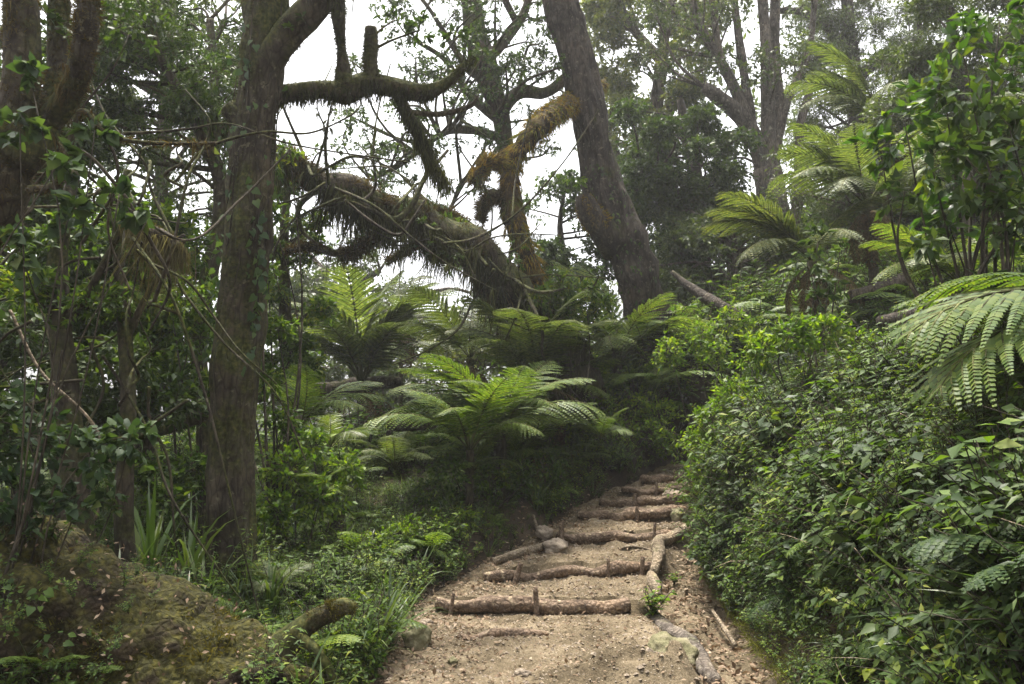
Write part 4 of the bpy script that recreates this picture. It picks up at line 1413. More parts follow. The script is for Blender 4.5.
# ------------------------------------------------------------------ background and side trees
BG = [
    # label, trunk, limbs, clumps, bark, leaf, size, tmpl, flat, droop
    ('leafy tree with two slanting bare limbs between the forked trunk and the ivy covered trunk',
     [(205, 430, 9.6, 8), (200, 330, 9.6, 8), (222, 200, 9.6, 8), (204, 140, 9.6, 7), (172, 80, 9.6, 6), (150, 30, 9.6, 5), (130, -40, 9.6, 4)],
     [[(225, 190, 9.6, 6), (190, 110, 9.2, 5), (160, 55, 9, 4), (150, 0, 9, 3)], [(215, 170, 9.6, 6), (215, 90, 9.8, 5), (210, 20, 10, 4)]],
     spread(np.random.RandomState(50), 34, (90, -30, 245, 110), (8.6, 10.5), (26, 44), 95) + spread(np.random.RandomState(51), 14, (100, 90, 235, 190), (9, 10.5), (20, 34), 60),
     'bark_moss', 'leaf_dark', .085, LANCE, .8, .35),
    ('bright green backlit tree low behind the left thicket',
     [(60, 480, 10.5, 8), (50, 380, 10.5, 7), (70, 300, 10.5, 5)], [],
     spread(np.random.RandomState(52), 26, (-60, 215, 200, 350), (9.5, 11.5), (28, 46), 110), 'bark_moss', 'leaf_bright', .1, LEAF, .7, .2),
    ('hazy grey green tree between the ivy covered trunk and the big fan shaped fern',
     [(300, 420, 23, 9), (310, 330, 23, 8), (325, 270, 23, 6)], [[(312, 330, 23, 5), (350, 290, 23, 4), (380, 270, 23, 3)]],
     spread(np.random.RandomState(53), 36, (262, 225, 410, 345), (21, 24), (18, 32), 80), 'bark_grey', 'leaf_far', .13, LEAF, .75, .2),
    ('pale leafy tree low beside the foot of the moss draped leaning trunk',
     [(470, 410, 19, 8), (480, 350, 19, 7), (490, 310, 19, 5)], [],
     spread(np.random.RandomState(54), 26, (430, 285, 560, 360), (18, 20), (16, 28), 80, lambda a, b: b > 335 - .35 * (a - 425)), 'bark_grey', 'leaf_pale', .11, LEAF, .75, .2),
    ('dark glossy tree filling the gap behind the orange mossed limb',
     [(560, 360, 20, 6), (566, 280, 20, 5), (560, 225, 20, 3), (566, 185, 20, 1.2)], [],
     spread(np.random.RandomState(55), 26, (524, 175, 610, 300), (19, 21), (16, 28), 80), 'bark_brown', 'leaf_dark', .13, LEAF, .75, .25),
    ('tall light leaved tree behind the bare left leaning trunk',
     [(632, 330, 24, 9), (640, 200, 24, 8), (655, 110, 24, 7), (665, 30, 24, 6), (670, -40, 24, 4)],
     [[(650, 130, 24, 5), (690, 95, 24, 4), (720, 90, 24, 3)], [(660, 60, 24, 5), (625, 20, 24, 4), (600, -10, 24, 3)], [(640, 200, 24, 5), (610, 140, 24, 4), (600, 110, 24, 3)]],
     spread(np.random.RandomState(56), 60, (590, -40, 715, 150), (22, 26), (18, 32), 80), 'bark_grey', 'leaf_pale', .14, LEAF, .75, .3),
    ('dense dark green tree left of the pale many stemmed tree',
     [(700, 330, 19.5, 10), (702, 230, 19.5, 9), (690, 150, 19.5, 7), (680, 100, 19.5, 4)], [[(702, 230, 19.5, 5), (670, 190, 19.5, 4), (640, 180, 19.5, 3)]],
     spread(np.random.RandomState(57), 74, (622, 110, 745, 310), (18, 20.5), (18, 32), 95, lambda a, b: a > 600 + (b - 60) * .2), 'bark_brown', 'leaf_dark', .12, LEAF, .8, .4),
    ('broad feathery tree with flat dark layers at the top right of centre',
     [(860, 290, 25, 12), (850, 200, 25, 11), (858, 110, 25, 9), (850, 40, 25, 7), (845, -40, 25, 4)],
     [[(855, 110, 25, 6), (820, 70, 25, 5), (780, 60, 25, 3)], [(855, 80, 25, 6), (890, 50, 25, 5), (920, 40, 25, 3)], [(850, 50, 25, 5), (810, 15, 25, 4), (775, 10, 25, 3)], [(855, 130, 25, 5), (900, 110, 25, 4), (930, 110, 25, 3)]],
     spread(np.random.RandomState(58), 80, (800, -40, 935, 175), (23.5, 26.5), (22, 40), 130, lambda a, b: a > 800 or b > 40), 'bark_brown', 'leaf_far', .12, LANCE, .35, .1),
    ('small leaved tree on the slope at the top right corner behind the large leaved shrub',
     [(960, 330, 15, 12), (965, 200, 15, 10), (960, 90, 15, 8), (950, 10, 15, 5)], [[(962, 110, 15, 6), (1000, 50, 15, 5), (1020, 0, 15, 3)]],
     spread(np.random.RandomState(59), 76, (885, -40, 1080, 150), (14, 16.5), (26, 44), 110), 'bark_grey', 'leaf_far', .085, LEAF, .75, .2),
    ('olive thicket tree on the mid slope below the feathery layered tree',
     [(850, 330, 17.5, 10), (860, 270, 17.5, 8), (865, 210, 17.5, 6)], [],
     spread(np.random.RandomState(60), 66, (790, 140, 1040, 275), (16.5, 18.5), (22, 38), 105), 'bark_grey', 'leaf_far', .1, LANCE, .75, .3),
    ('grey green bushy tree on the slope right of the bare leaning trunk',
     [(735, 330, 18, 9), (735, 270, 18, 7), (730, 230, 18, 5)], [],
     spread(np.random.RandomState(61), 48, (655, 205, 800, 305), (17, 19), (18, 30), 85), 'bark_grey', 'leaf_far', .1, LEAF, .75, .2),
    ('tall dense tree filling the sky left of the ivy covered trunk, behind slanting limbs',
     [(150, 420, 14, 9), (158, 250, 14, 8), (165, 120, 14, 7), (170, 0, 14, 6), (172, -60, 14, 4)], [[(165, 130, 14, 5), (200, 70, 14, 4), (225, 20, 14, 3)]],
     spread(np.random.RandomState(62), 66, (70, -40, 250, 225), (13, 15), (20, 34), 62), 'bark_grey', 'leaf_far', .1, LEAF, .8, .3),
    ('dense dark tree behind the mossy forked trunk at the left edge',
     [(-30, 480, 9, 9), (10, 330, 9, 8), (40, 180, 9, 7), (60, 60, 9, 5)], [],
     spread(np.random.RandomState(63), 62, (-60, 40, 130, 440), (8.6, 9.8), (28, 44), 100), 'bark_moss', 'leaf_dark', .085, LEAF, .75, .25),
    ('broad bushy tree in the gap between the slim trunks and the ivy covered trunk',
     [(150, 500, 10, 8), (145, 400, 10, 7), (150, 310, 10, 5)], [],
     spread(np.random.RandomState(64), 46, (60, 235, 235, 440), (9.4, 11), (26, 40), 110), 'bark_moss', 'leaf_herb', .085, LEAF, .75, .25),
    ('small leaved tree climbing in the gap right beside the ivy covered trunk',
     [(290, 450, 12, 7), (286, 340, 12, 6), (284, 240, 12, 5), (290, 170, 12, 3)], [],
     spread(np.random.RandomState(65), 34, (262, 175, 325, 400), (11.5, 12.6), (14, 24), 60), 'bark_moss', 'leaf_herb', .085, LEAF, .8, .3),
    ('wide grey green tree low in the distance behind the fan shaped fern',
     [(370, 440, 27, 9), (380, 370, 27, 8), (390, 310, 27, 5)], [],
     spread(np.random.RandomState(66), 56, (255, 295, 520, 410), (25, 29), (22, 34), 130), 'bark_grey', 'leaf_far', .16, LEAF, .7, .2),
]
DENSE = [5.5, 6.0, 6.0, 5.0, 6.0, 8.0, 6.5, 8.0, 8.0, 7.0, 7.0, 4.0, 6.0, 6.5, 5.0, 5.5]
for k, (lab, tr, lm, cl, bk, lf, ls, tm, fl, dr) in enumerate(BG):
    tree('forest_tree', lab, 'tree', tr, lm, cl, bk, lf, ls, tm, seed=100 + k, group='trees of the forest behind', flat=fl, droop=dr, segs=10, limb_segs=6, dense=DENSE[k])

# bushes
BUSH = [
    ('glossy leafy bush at the foot of the moss draped leaning trunk', (572, 330, 12.8), [(560, 285, 12.6, 26, 200), (585, 290, 12.8, 24, 180), (545, 300, 12.5, 20, 130), (600, 305, 12.9, 22, 160), (570, 312, 12.6, 26, 190)], 'leaf_herb', .085),
    ('tall shrub with large bright glossy leaves at the upper right', (985, 420, 6.4), [(905, 125, 6.3, 34, 60), (945, 95, 6.3, 36, 70), (990, 120, 6.4, 44, 90), (880, 150, 6.4, 26, 46), (930, 160, 6.2, 36, 70), (975, 185, 6.3, 40, 80), (1015, 170, 6.3, 40, 80), (1010, 70, 6.4, 40, 80), (960, 40, 6.4, 30, 50), (1015, 240, 6.3, 40, 80), (945, 215, 6.4, 28, 46), (1000, 20, 6.4, 36, 60)], 'leaf_glossy', .125),
    ('dark large leaved shrub in front of the bright glossy one', (1000, 400, 6.0), [(960, 150, 6.0, 40, 70), (1010, 130, 6.0, 40, 70), (990, 205, 6.0, 40, 70), (925, 245, 6.0, 22, 36), (1020, 205, 5.9, 36, 60), (985, 290, 5.9, 26, 36), (905, 190, 6.2, 24, 30), (970, 95, 6.1, 34, 46)], 'leaf_dark', .13),
    ('small upright shrub with dark round leaves on the mid right slope', (822, 345, 9.5), [(808, 262, 9.4, 17, 40), (818, 240, 9.5, 17, 44), (830, 280, 9.5, 20, 50), (815, 300, 9.4, 18, 40), (840, 250, 9.6, 14, 26)], 'leaf_dark', .11),
    ('light green bush beside the foot of the bare leaning trunk', (715, 360, 11.8), [(700, 335, 11.6, 26, 160), (730, 320, 11.8, 26, 160), (670, 350, 11.6, 24, 150), (755, 330, 11.6, 26, 160), (715, 352, 11.3, 28, 200)], 'leaf_bright', .07),
    ('leafy bush on top of the right bank before the fallen grey log', (800, 370, 8.6), [(790, 335, 8.5, 30, 170), (825, 330, 8.7, 28, 150), (760, 350, 8.5, 30, 170), (860, 345, 8.5, 28, 150)], 'leaf_bright', .075),
    ('bright bush overhanging the path at the turn by the topmost log step', (728, 470, 9.4), [(712, 420, 9.3, 30, 230), (735, 395, 9.4, 30, 220), (720, 450, 9.1, 30, 220), (760, 410, 9.2, 32, 230), (700, 440, 9.5, 24, 160), (705, 470, 9.2, 20, 130)], 'leaf_bright', .065),
    ('sunlit green bush right of the ivy covered trunk', (300, 540, 8.6), [(290, 470, 8.6, 34, 200), (320, 500, 8.5, 32, 190), (275, 510, 8.4, 30, 170), (310, 445, 8.9, 28, 150), (345, 470, 8.9, 28, 160)], 'leaf_bright', .075),
    ('dark shrub left of the ivy covered trunk at knee height', (170, 560, 7.6), [(170, 500, 7.6, 34, 170), (140, 470, 7.6, 30, 150), (195, 470, 7.8, 28, 140)], 'leaf_herb', .08),
    ('tangled shrub with greyish heart leaves at the left edge above the rotten trunk', (40, 540, 5.0), [(30, 440, 5, 56, 90), (90, 450, 5, 44, 70), (15, 500, 4.9, 50, 90), (80, 500, 5, 40, 60), (130, 440, 5.1, 34, 46), (-20, 400, 5, 60, 100)], 'leaf_broad', .062),
    ('low dark bush tucked behind the curved root at the bottom left', (340, 650, 5.45), [(345, 640, 5.4, 32, 300), (320, 650, 5.3, 28, 240), (365, 655, 5.5, 26, 220), (340, 672, 5.3, 32, 280)], 'leaf_herb', .04),
    ('dark leafy thicket behind the slim trunks in the left shade', (20, 520, 7.4), [(20, 330, 7.4, 56, 300), (70, 380, 7.3, 50, 280), (130, 360, 7.6, 44, 240), (10, 420, 7.2, 52, 280), (100, 430, 7.4, 46, 250), (180, 400, 8, 36, 180), (-50, 370, 7.4, 60, 300)], 'leaf_dark', .085),
    ('shrub with sparse pale leaves against the trunk at the middle left', (205, 420, 8.4), [(190, 340, 8.4, 34, 120), (205, 300, 8.5, 30, 90), (170, 300, 8.4, 32, 110), (195, 250, 8.6, 30, 90), (215, 380, 8.5, 24, 70)], 'leaf_herb', .085),
    ('climbing leafy bush on the right of the ivy covered trunk', (275, 520, 8.9), [(270, 380, 8.9, 22, 90), (278, 330, 9, 20, 80), (268, 270, 9.1, 18, 60), (285, 420, 9, 24, 100), (272, 210, 9.1, 16, 50), (290, 150, 9.1, 15, 40), (275, 165, 9.1, 14, 36), (216, 285, 9.2, 16, 60), (212, 330, 9.2, 16, 60)], 'leaf_herb', .08),
    ('climber with pale heart leaves hanging round the mossy forked trunk at the far left', (10, 520, 4.9), [(20, 130, 4.8, 34, 24), (60, 160, 4.8, 30, 20), (95, 130, 4.9, 24, 14), (30, 75, 4.9, 26, 12), (70, 210, 4.8, 34, 20), (120, 190, 5.0, 26, 12), (150, 215, 5.2, 26, 12), (20, 250, 4.8, 40, 22)], 'leaf_broad', .085),
    ('low leafy bush left of the path in front of the centre tree ferns', (480, 500, 10.0), [(450, 470, 9.8, 30, 200), (490, 478, 10, 28, 190), (520, 470, 10.4, 28, 180), (430, 490, 9.6, 26, 160), (550, 462, 10.8, 26, 170)], 'leaf_herb', .06),
    ('bright low herb patch on the left bank above the lowest step', (410, 560, 8.6), [(400, 535, 8.5, 28, 220), (435, 530, 8.8, 26, 200), (465, 520, 9.2, 24, 180), (380, 550, 8.2, 26, 200)], 'leaf_bright', .045),
    ('dense bush of leaves brightened against the shade below the middle tree ferns left of the path turn', (610, 440, 13.6), [(570, 415, 13.0, 32, 240), (600, 410, 13.2, 32, 240), (635, 405, 13.4, 30, 220), (660, 412, 13.5, 26, 200), (615, 432, 12.9, 28, 200), (650, 435, 13.1, 26, 180), (560, 440, 12.5, 28, 200), (670, 445, 13.1, 20, 120)], 'leaf_bright', .07),  # lighter leaf colour makes up for light the ferns block here
]
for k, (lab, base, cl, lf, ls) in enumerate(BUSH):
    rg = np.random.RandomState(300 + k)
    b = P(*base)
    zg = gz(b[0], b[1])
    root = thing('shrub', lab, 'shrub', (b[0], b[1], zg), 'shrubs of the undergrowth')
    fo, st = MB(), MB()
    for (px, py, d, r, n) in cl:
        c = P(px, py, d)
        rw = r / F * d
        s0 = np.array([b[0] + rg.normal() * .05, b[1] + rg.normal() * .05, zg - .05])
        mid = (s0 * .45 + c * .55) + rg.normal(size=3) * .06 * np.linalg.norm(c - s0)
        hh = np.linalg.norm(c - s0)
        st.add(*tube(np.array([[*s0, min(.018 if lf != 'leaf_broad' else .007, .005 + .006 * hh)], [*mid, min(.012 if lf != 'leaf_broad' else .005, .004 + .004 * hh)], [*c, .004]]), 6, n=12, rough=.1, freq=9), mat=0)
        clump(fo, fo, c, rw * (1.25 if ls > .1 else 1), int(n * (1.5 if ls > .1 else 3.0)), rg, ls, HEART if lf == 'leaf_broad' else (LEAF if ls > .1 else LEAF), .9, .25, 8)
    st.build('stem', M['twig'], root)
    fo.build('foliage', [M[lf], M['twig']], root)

# ------------------------------------------------------------------ ferns
FM = {}


def fern_mesh(kind, var):
    key = (kind, var)
    if key not in FM:
        mt = {'dead': 'fern_dead', 'near': 'fern', 'mid': 'fern', 'grey': 'fern_grey', 'gold': 'fern_gold', 'pale': 'fern_pale'}[kind]
        m = {'dead': 10, 'near': 24, 'mid': 15, 'grey': 13, 'gold': 14, 'pale': 14}[kind]
        FM[key] = frond_mesh('frond', M[mt], None, L=1.0, npin=19 if kind != 'near' else 14, pmax=.30 if kind != 'near' else .40,
                             el0=[55, 62, 48, 70][var], el1=[-30, -12, -38, 8][var], m=m, seed=var * 7 + 1, t0=.17, pdroop=[.35, .25, .5, .3][var], curl=[.05, -.06, .03, 0][var],
                             width=1.0)
    return FM[key]


def tree_fern(label, base, crown, L, fronds, kind='mid', cat='tree fern', group='tree ferns', seed=0, tr=.07, name='tree_fern', var=None, dead=True):
    """fronds: list of (azimuth deg, pitch deg, scale)"""
    rg = np.random.RandomState(seed)
    c = P(*crown)
    zg = gz(c[0], c[1])
    root = thing(name, label, cat, (c[0], c[1], min(zg, c[2] - .1)), group)
    if tr:
        mb = MB()
        z0 = min(zg - .2, c[2] - .25)
        pts = np.array([[c[0] + base, c[1], z0, tr * 1.2], [c[0] + base * .4, c[1], (z0 + c[2]) / 2, tr], [c[0], c[1], c[2] + .02, tr * 1.05]])
        mb.add(*tube(pts, 12, n=24, rough=.3, freq=14, ridge=.2, seed=seed))
        a = rg.uniform(0, 2 * PI, 160)
        zz = rg.uniform(z0, c[2], 160)
        d = np.stack([np.cos(a), np.sin(a), rg.uniform(.2, 1.2, 160)], -1)
        pp = np.stack([c[0] + np.cos(a) * tr * .9, c[1] + np.sin(a) * tr * .9, zz], -1)
        v, f = place(STRAND, pp, leaf_frames(d, rdir(rg, 160)), .09, .2)
        mb.add(v, *f, mat=0)
        mb.build('trunk', M['bark_moss'], root)
    for k, (az, pit, sc) in enumerate(fronds):
        vv = (k * 7 + seed) % 4 if var is None else var[k % len(var)]
        o = bpy.data.objects.new('frond', fern_mesh(kind, vv))
        col.objects.link(o)
        o.parent = root
        o.location = c - np.array(root['_org'])
        o.rotation_euler = (R(rg.normal() * 8), R(-pit), R(az))
        s = L * sc
        o.scale = (s, s, s)
    if tr and dead:
        for k in range(3 + seed % 2):
            o = bpy.data.objects.new('frond', fern_mesh('dead', k % 4))
            col.objects.link(o)
            o.parent = root
            o['label'] = 'brown dead frond'
            o.location = c - np.array(root['_org']) - np.array([0, 0, .04])
            o.rotation_euler = (R(rg.normal() * 20), R(rg.uniform(62, 100)), R(200 + 140 * k / 3 + rg.normal() * 20))
            s = L * rg.uniform(.5, .75)
            o.scale = (s, s * .7, s)
    return root


def ring(n, seed, pit=(-8, 12), sc=(.8, 1.05), a0=0, a1=360):
    rg = np.random.RandomState(seed)
    return [(a0 + (a1 - a0) * (i + rg.uniform(-.3, .3)) / n, rg.uniform(*pit), rg.uniform(*sc)) for i in range(n)]


# azimuth 0 = +x (right), 90 = away, 180 = left, 270 = towards camera
tree_fern('large grey fan shaped tree fern on a dark trunk in the middle distance', .1, (362, 386, 16.5), 2.7, ring(13, 1, (8, 28), (.8, 1.05)) + [(170, 30, 1), (10, 30, 1), (200, 18, 1.05), (340, 20, 1.0), (185, 5, 1.1), (0, 4, 1.1)], 'grey', seed=1, tr=.11)
tree_fern('bright tree fern with a drooping frond reaching left, at the centre', .0, (500, 436, 10.6), 1.8, [(180, -2, 1.0), (198, 4, .95), (165, 6, 1.0), (220, 0, .9), (150, 8, .95), (250, 0, .8), (120, 8, .9), (60, 4, .9), (20, 2, .95), (340, 0, .9), (300, 0, .75), (280, -4, .8)], 'mid', seed=2, tr=.08, dead=False)
tree_fern('tall yellow green tree fern just left of the bare leaning trunk foot', .0, (618, 366, 14.4), 2.3, [(165, 18, 1.05), (150, 22, 1.05), (185, 10, 1.0), (200, 4, .9), (135, 25, 1), (20, 10, .9), (50, 12, .9), (340, 6, .9), (310, 0, .8), (260, -5, .85), (230, 0, .9), (90, 14, .9)], 'gold', seed=3, tr=.08)
tree_fern('tree fern with flat greyish fronds before the foot of the bare leaning trunk', .0, (652, 386, 15.0), 1.7, [(30, 6, .9), (10, 4, 1.0), (345, 2, .95), (190, 0, .95), (212, -2, 1.0), (235, -4, .9), (260, -4, .8), (150, 8, .8), (60, 8, .8)], 'grey', seed=4, tr=.07)
tree_fern('dark lower tree fern at the centre beside the path bank', .0, (535, 446, 11.5), 1.35, ring(10, 5, (-6, 8), (.8, 1.05)), 'mid', seed=5, tr=.06)
tree_fern('near tree fern whose glossy fronds hang in from the right edge', .1, (1185, 350, 4.6), 1.75, [(184, -26, 1.0), (198, -40, 1.0), (170, -12, 1.0), (214, -48, .95), (190, -56, .95), (178, -42, 1.0), (150, 0, .9), (240, -20, .8), (270, -15, .8), (120, 5, .9), (60, 5, .8), (0, 5, .8), (310, 0, .8)], 'near', seed=6, tr=.08, var=[0, 2])
tree_fern('pale tree fern half way up the right slope below the many stemmed tree', .1, (868, 206, 13.0), 2.0, [(178, 8, 1.0), (192, 0, 1.0), (160, 14, 1), (205, -8, .95), (140, 18, .9), (20, 10, .9), (345, 4, .9), (300, 0, .8), (250, -8, .9), (230, -14, .9), (90, 14, .9)], 'grey', seed=7, tr=.08)
tree_fern('tree fern high on the right slope with one long frond against the sky', .1, (880, 130, 16.0), 2.4, [(185, 6, 1.0), (170, 14, 1.05), (200, -4, .95), (150, 20, .95), (20, 8, .9), (340, 0, .9), (260, -6, .9), (90, 10, .8)], 'grey', seed=8, tr=.09)
tree_fern('olive tree fern right of the bare leaning trunk with fronds spread flat', .1, (812, 262, 12.6), 2.0, [(182, -2, 1.0), (170, 3, 1.0), (196, -9, 1.0), (212, -14, .9), (155, 8, .9), (30, 6, .8), (340, 0, .8), (270, -8, .8)], 'pale', seed=9, tr=.07)
tree_fern('pale tree fern behind the dark large leaved shrub at the right', .1, (1040, 165, 8.2), 1.7, [(190, -14, 1.0), (205, -22, 1.0), (175, -4, 1), (222, -28, .9), (150, 6, .9), (240, -20, .8), (20, 0, .8), (300, -10, .8)], 'grey', seed=10, tr=.07)
tree_fern('small golden fern with level fronds on the bank above the leafy right slope', .1, (960, 285, 9.0), 1.25, [(180, -4, 1.0), (195, -8, 1.0), (165, 0, 1), (215, -10, .9), (20, 4, .9), (340, 0, .9), (270, -8, .8), (240, -12, .9)], 'gold', seed=11, tr=.05)
tree_fern('broad tree fern in the centre filling the space between the two bright ones', .0, (545, 412, 13.6), 1.8, ring(11, 31, (-2, 12), (.85, 1.05)), 'mid', seed=31, tr=.07)
tree_fern('low spreading fern in front of the centre ferns at the edge of the bank', .0, (470, 452, 9.9), 1.45, ring(11, 32, (-4, 8), (.8, 1.05)), 'mid', seed=32, tr=.05, dead=False)
tree_fern('pale green tree fern behind the bright centre fern', .0, (535, 385, 12.6), 1.9, ring(11, 33, (2, 18), (.85, 1.05)), 'grey', seed=33, tr=.07)
tree_fern('lone slender tree fern silhouetted in the sky gap over the fan shaped fern', .0, (402, 322, 19), 1.9, [(60, 34, 1.0), (120, 16, .8), (200, 10, .8), (330, 8, .8), (270, 5, .7)], 'grey', seed=12, tr=.05)
tree_fern('small pale tree fern under the pale leafy tree near the mossy leaning trunk', .0, (470, 360, 15), 1.9, ring(9, 13, (0, 14), (.8, 1.0)), 'grey', seed=13, tr=.07)
tree_fern('fern clump at the left behind the ivy covered trunk, at knee height', .0, (300, 430, 11), 1.4, ring(9, 14, (0, 14), (.8, 1.0)), 'mid', seed=14, tr=.05)

rgF = np.random.RandomState(77)
GF = [('ground fern hanging over the left bank beside the middle of the path', 520, 462, 11.2, .8, 'mid'), ('ground fern among the low plants left of the lowest step', 395, 470, 9.4, .75, 'grey'),
      ('ground fern drooping over the path bank below the dark lower tree fern', 470, 475, 10.2, .7, 'mid'), ('small ground fern beside the dark stump at the left', 310, 505, 8.8, .7, 'mid'),
      ('yellow tipped fern on the near right bank under the hanging glossy fronds', 985, 535, 5.0, .42, 'gold'), ('feathery fern on the near right bank low in the corner', 940, 560, 4.9, .45, 'mid'),
      ('bright fern on the right bank below the hanging glossy fronds', 975, 465, 5.6, .6, 'mid'), ('dark small fern in the middle of the right bank face', 905, 600, 4.9, .35, 'grey'),
      ('silvery fern frond on the right bank beside the upper steps', 735, 478, 8.8, .4, 'grey'), ('small fern on the crest of the right bank near the dark round leaved shrub', 850, 395, 8.2, .6, 'mid'),
      ('pale ground fern at the foot of the ivy covered trunk', 275, 590, 6.9, .4, 'grey'), ('ground fern in the shade below the middle tree ferns', 600, 440, 11.6, .8, 'mid'),
      ('fern on the right bank above the upper steps', 790, 440, 8.0, .5, 'mid'), ('dry brownish fern on the low left slope under the fan shaped fern', 330, 450, 12.5, 1.0, 'gold')]
for k, (lab, px, py, d, L, kind) in enumerate(GF):
    p = P(px, py, d)
    root = tree_fern(lab, 0, (px, py, d), L, ring(8, 500 + k, (-8, 10), (.75, 1.05)), kind, 'fern', 'ground ferns', 20 + k, 0, 'ground_fern')

# ------------------------------------------------------------------ undergrowth
rg = np.random.RandomState(123)
HERB = [herb(np.random.RandomState(i), .30, 7, 12, .038, LEAF) for i in range(6)]
SHOOT = [herb(np.random.RandomState(220 + i), .62, 4, 16, .05, LANCE, .35, .25) for i in range(5)]
HERBL = [herb(np.random.RandomState(20 + i), .40, 6, 10, .052, LANCE if i % 2 else LEAF, .6, .35) for i in range(4)]
BROAD = [broad(np.random.RandomState(40 + i), .28, 9, .10) for i in range(4)]
TUFT = [tuft(np.random.RandomState(60 + i), .42, 15, .7) for i in range(4)]
SFERN = [small_fern(np.random.RandomState(80 + i), .42, 6) for i in range(3)]


def path_dist(x, y):
    l, r, g = [np.interp(y, PATH[:, 0], PATH[:, k]) for k in (2, 3, 4)]
    beyond = y > 14.3
    return np.where(beyond, 9, np.where(x < l, l - x, np.where(x > g, x - g, -1)))


def patch(n, xr, yr, keep, rg, gaps=None):
    x, y = rg.uniform(*xr, n), rg.uniform(*yr, n)
    pd = path_dist(x, y)
    m = keep(x, y, pd)
    x, y = x[m], y[m]
    p = np.stack([x, y, ground(x, y)], -1)
    m = in_view(p)
    p = p[m]
    if gaps is not None:
        p = p[fbm(p * 1.3 + 31 + 17.7 * rg.randint(50), 2) + rg.normal(size=len(p)) * .1 > gaps]
    return p, gnormal(p[:, 0], p[:, 1])


def lay(name, label, batches, mats, rg):
    mb = MB()
    for protos, (p, nr), size, slots, follow in batches:
        s = size * rg.uniform(.6, 1.35, len(p)) * np.clip(1 + 1.3 * fbm(p * 1.1 + 4, 3), .35, 2.3)
        scatter(mb, protos, p - nr * .02, nr, s, rg, slots, follow)
    o = mb.build(name, mats)
    return tag(o, label, 'undergrowth', kind='stuff')


UM = [M['leaf_herb'], M['twig'], M['leaf_dark'], M['leaf_bright'], M['leaf_broad'], M['grass'], M['fern'], M['moss_green']]
right = lambda a, b: (lambda x, y, pd: (x > np.interp(y, PATH[:, 0], PATH[:, 4])) & (pd > a) & (pd < b))
left = lambda a, b: (lambda x, y, pd: (x < np.interp(y, PATH[:, 0], PATH[:, 2])) & (pd > a) & (pd < b))
DARKF = [small_fern(np.random.RandomState(90 + i), .6, 7) for i in range(3)]
DEAD = [tuft(np.random.RandomState(95 + i), .5, 5, 1.2, .35) for i in range(3)]
BIGL = [herb(np.random.RandomState(240 + i), .45, 5, 7, .085, LEAF, .5, .3) for i in range(4)]
Z = ((1.5, 8), (2.2, 14))
lay('undergrowth', 'dense tangle of small leaved herbs covering the right bank beside the path', [
    (HERB, patch(4200, *Z, right(.03, 4.5), rg), .8, [2, 1], .6),
    (HERB, patch(9000, *Z, right(.06, 4), rg, .0), 1.0, [0, 1], .55),
    (HERB, patch(5200, *Z, right(.05, 4.5), rg, .02), .95, [3, 1], .5),
    (HERBL, patch(9000, *Z, right(.1, 4.5), rg, .05), .95, [0, 1], .5),
    (HERBL, patch(5000, *Z, right(.1, 4.5), rg, .05), 1.0, [2, 1], .5),
    (BIGL, patch(5000, *Z, right(.25, 4.5), rg, .06), .9, [2, 1], .5),
    (BIGL, patch(4000, *Z, right(.25, 4.5), rg, .06), .9, [0, 1], .5),
    (SHOOT, patch(2000, *Z, right(.15, 4.5), rg, .08), .9, [0, 1], .65),
    (SHOOT, patch(900, *Z, right(.15, 4.5), rg, .12), .8, [3, 1], .65),
    (BROAD, patch(1800, *Z, right(.3, 4.5), rg, .12), .6, [4, 1], .4),
    (TUFT, patch(2200, *Z, right(.02, 3), rg, .05), .7, [5, 1], .9),
    (DARKF, patch(900, *Z, right(.2, 4.5), rg, .05), .8, [8, 1], .6),
    (SFERN, patch(700, *Z, right(.2, 4.5), rg, .05), .9, [6, 1], .6),
    (DEAD, patch(420, *Z, right(.1, 4.5), rg), .9, [9, 1], .7)], UM + [M['fern_dark'], M['bark_pale']], rg)
lay('undergrowth', 'low leafy plants spreading over the ground left of the path', [
    (HERB, patch(7000, (-7, 4.2), (4.2, 14.9), left(.12, 9), rg), .85, [0, 1], .4),
    (HERB, patch(2200, (-7, 4.2), (4.2, 14.9), left(.1, 2.2), rg), .75, [3, 1], .5),
    (HERBL, patch(2600, (-7, 4.2), (4.2, 14.9), left(.2, 9), rg), .9, [0, 1], .4),
    (HERB, patch(2600, (-7, 4.2), (4.2, 14.9), left(.04, 1.2), rg), .55, [2, 1], .6),
    (SHOOT, patch(1100, (-7, 4.2), (4.2, 14.9), left(.3, 9), rg), .9, [0, 1], .3),
    (BROAD, patch(900, (-7, 4.2), (4.2, 14.9), left(.3, 9), rg), .55, [4, 1], .3),
    (TUFT, patch(1000, (-7, 4.2), (4.2, 14.9), left(.1, 9), rg), .9, [5, 1], .3),
    (SFERN, patch(700, (-7, 4.2), (4.2, 14.9), left(.3, 9), rg), 1.1, [6, 1], .3)], UM, rg)
far = lambda x, y, pd: (pd > .3) & ((y > 13.5) | (np.abs(x) > 6))
lay('undergrowth', 'taller mixed green plants covering the slopes farther up the forest', [
    (HERB, patch(4200, (-16, 16), (11, 24), far, rg), 2.0, [0, 1], .3),
    (HERBL, patch(2600, (-16, 16), (11, 24), far, rg), 2.2, [0, 1], .3),
    (HERB, patch(1500, (-16, 16), (11, 24), far, rg), 1.9, [3, 1], .3),
    (SFERN, patch(1500, (-16, 16), (11, 26), far, rg), 2.4, [6, 1], .3),
    (HERB, patch(2600, (-30, 30), (22, 40), far, rg), 3.4, [0, 1], .3)], UM, rg)

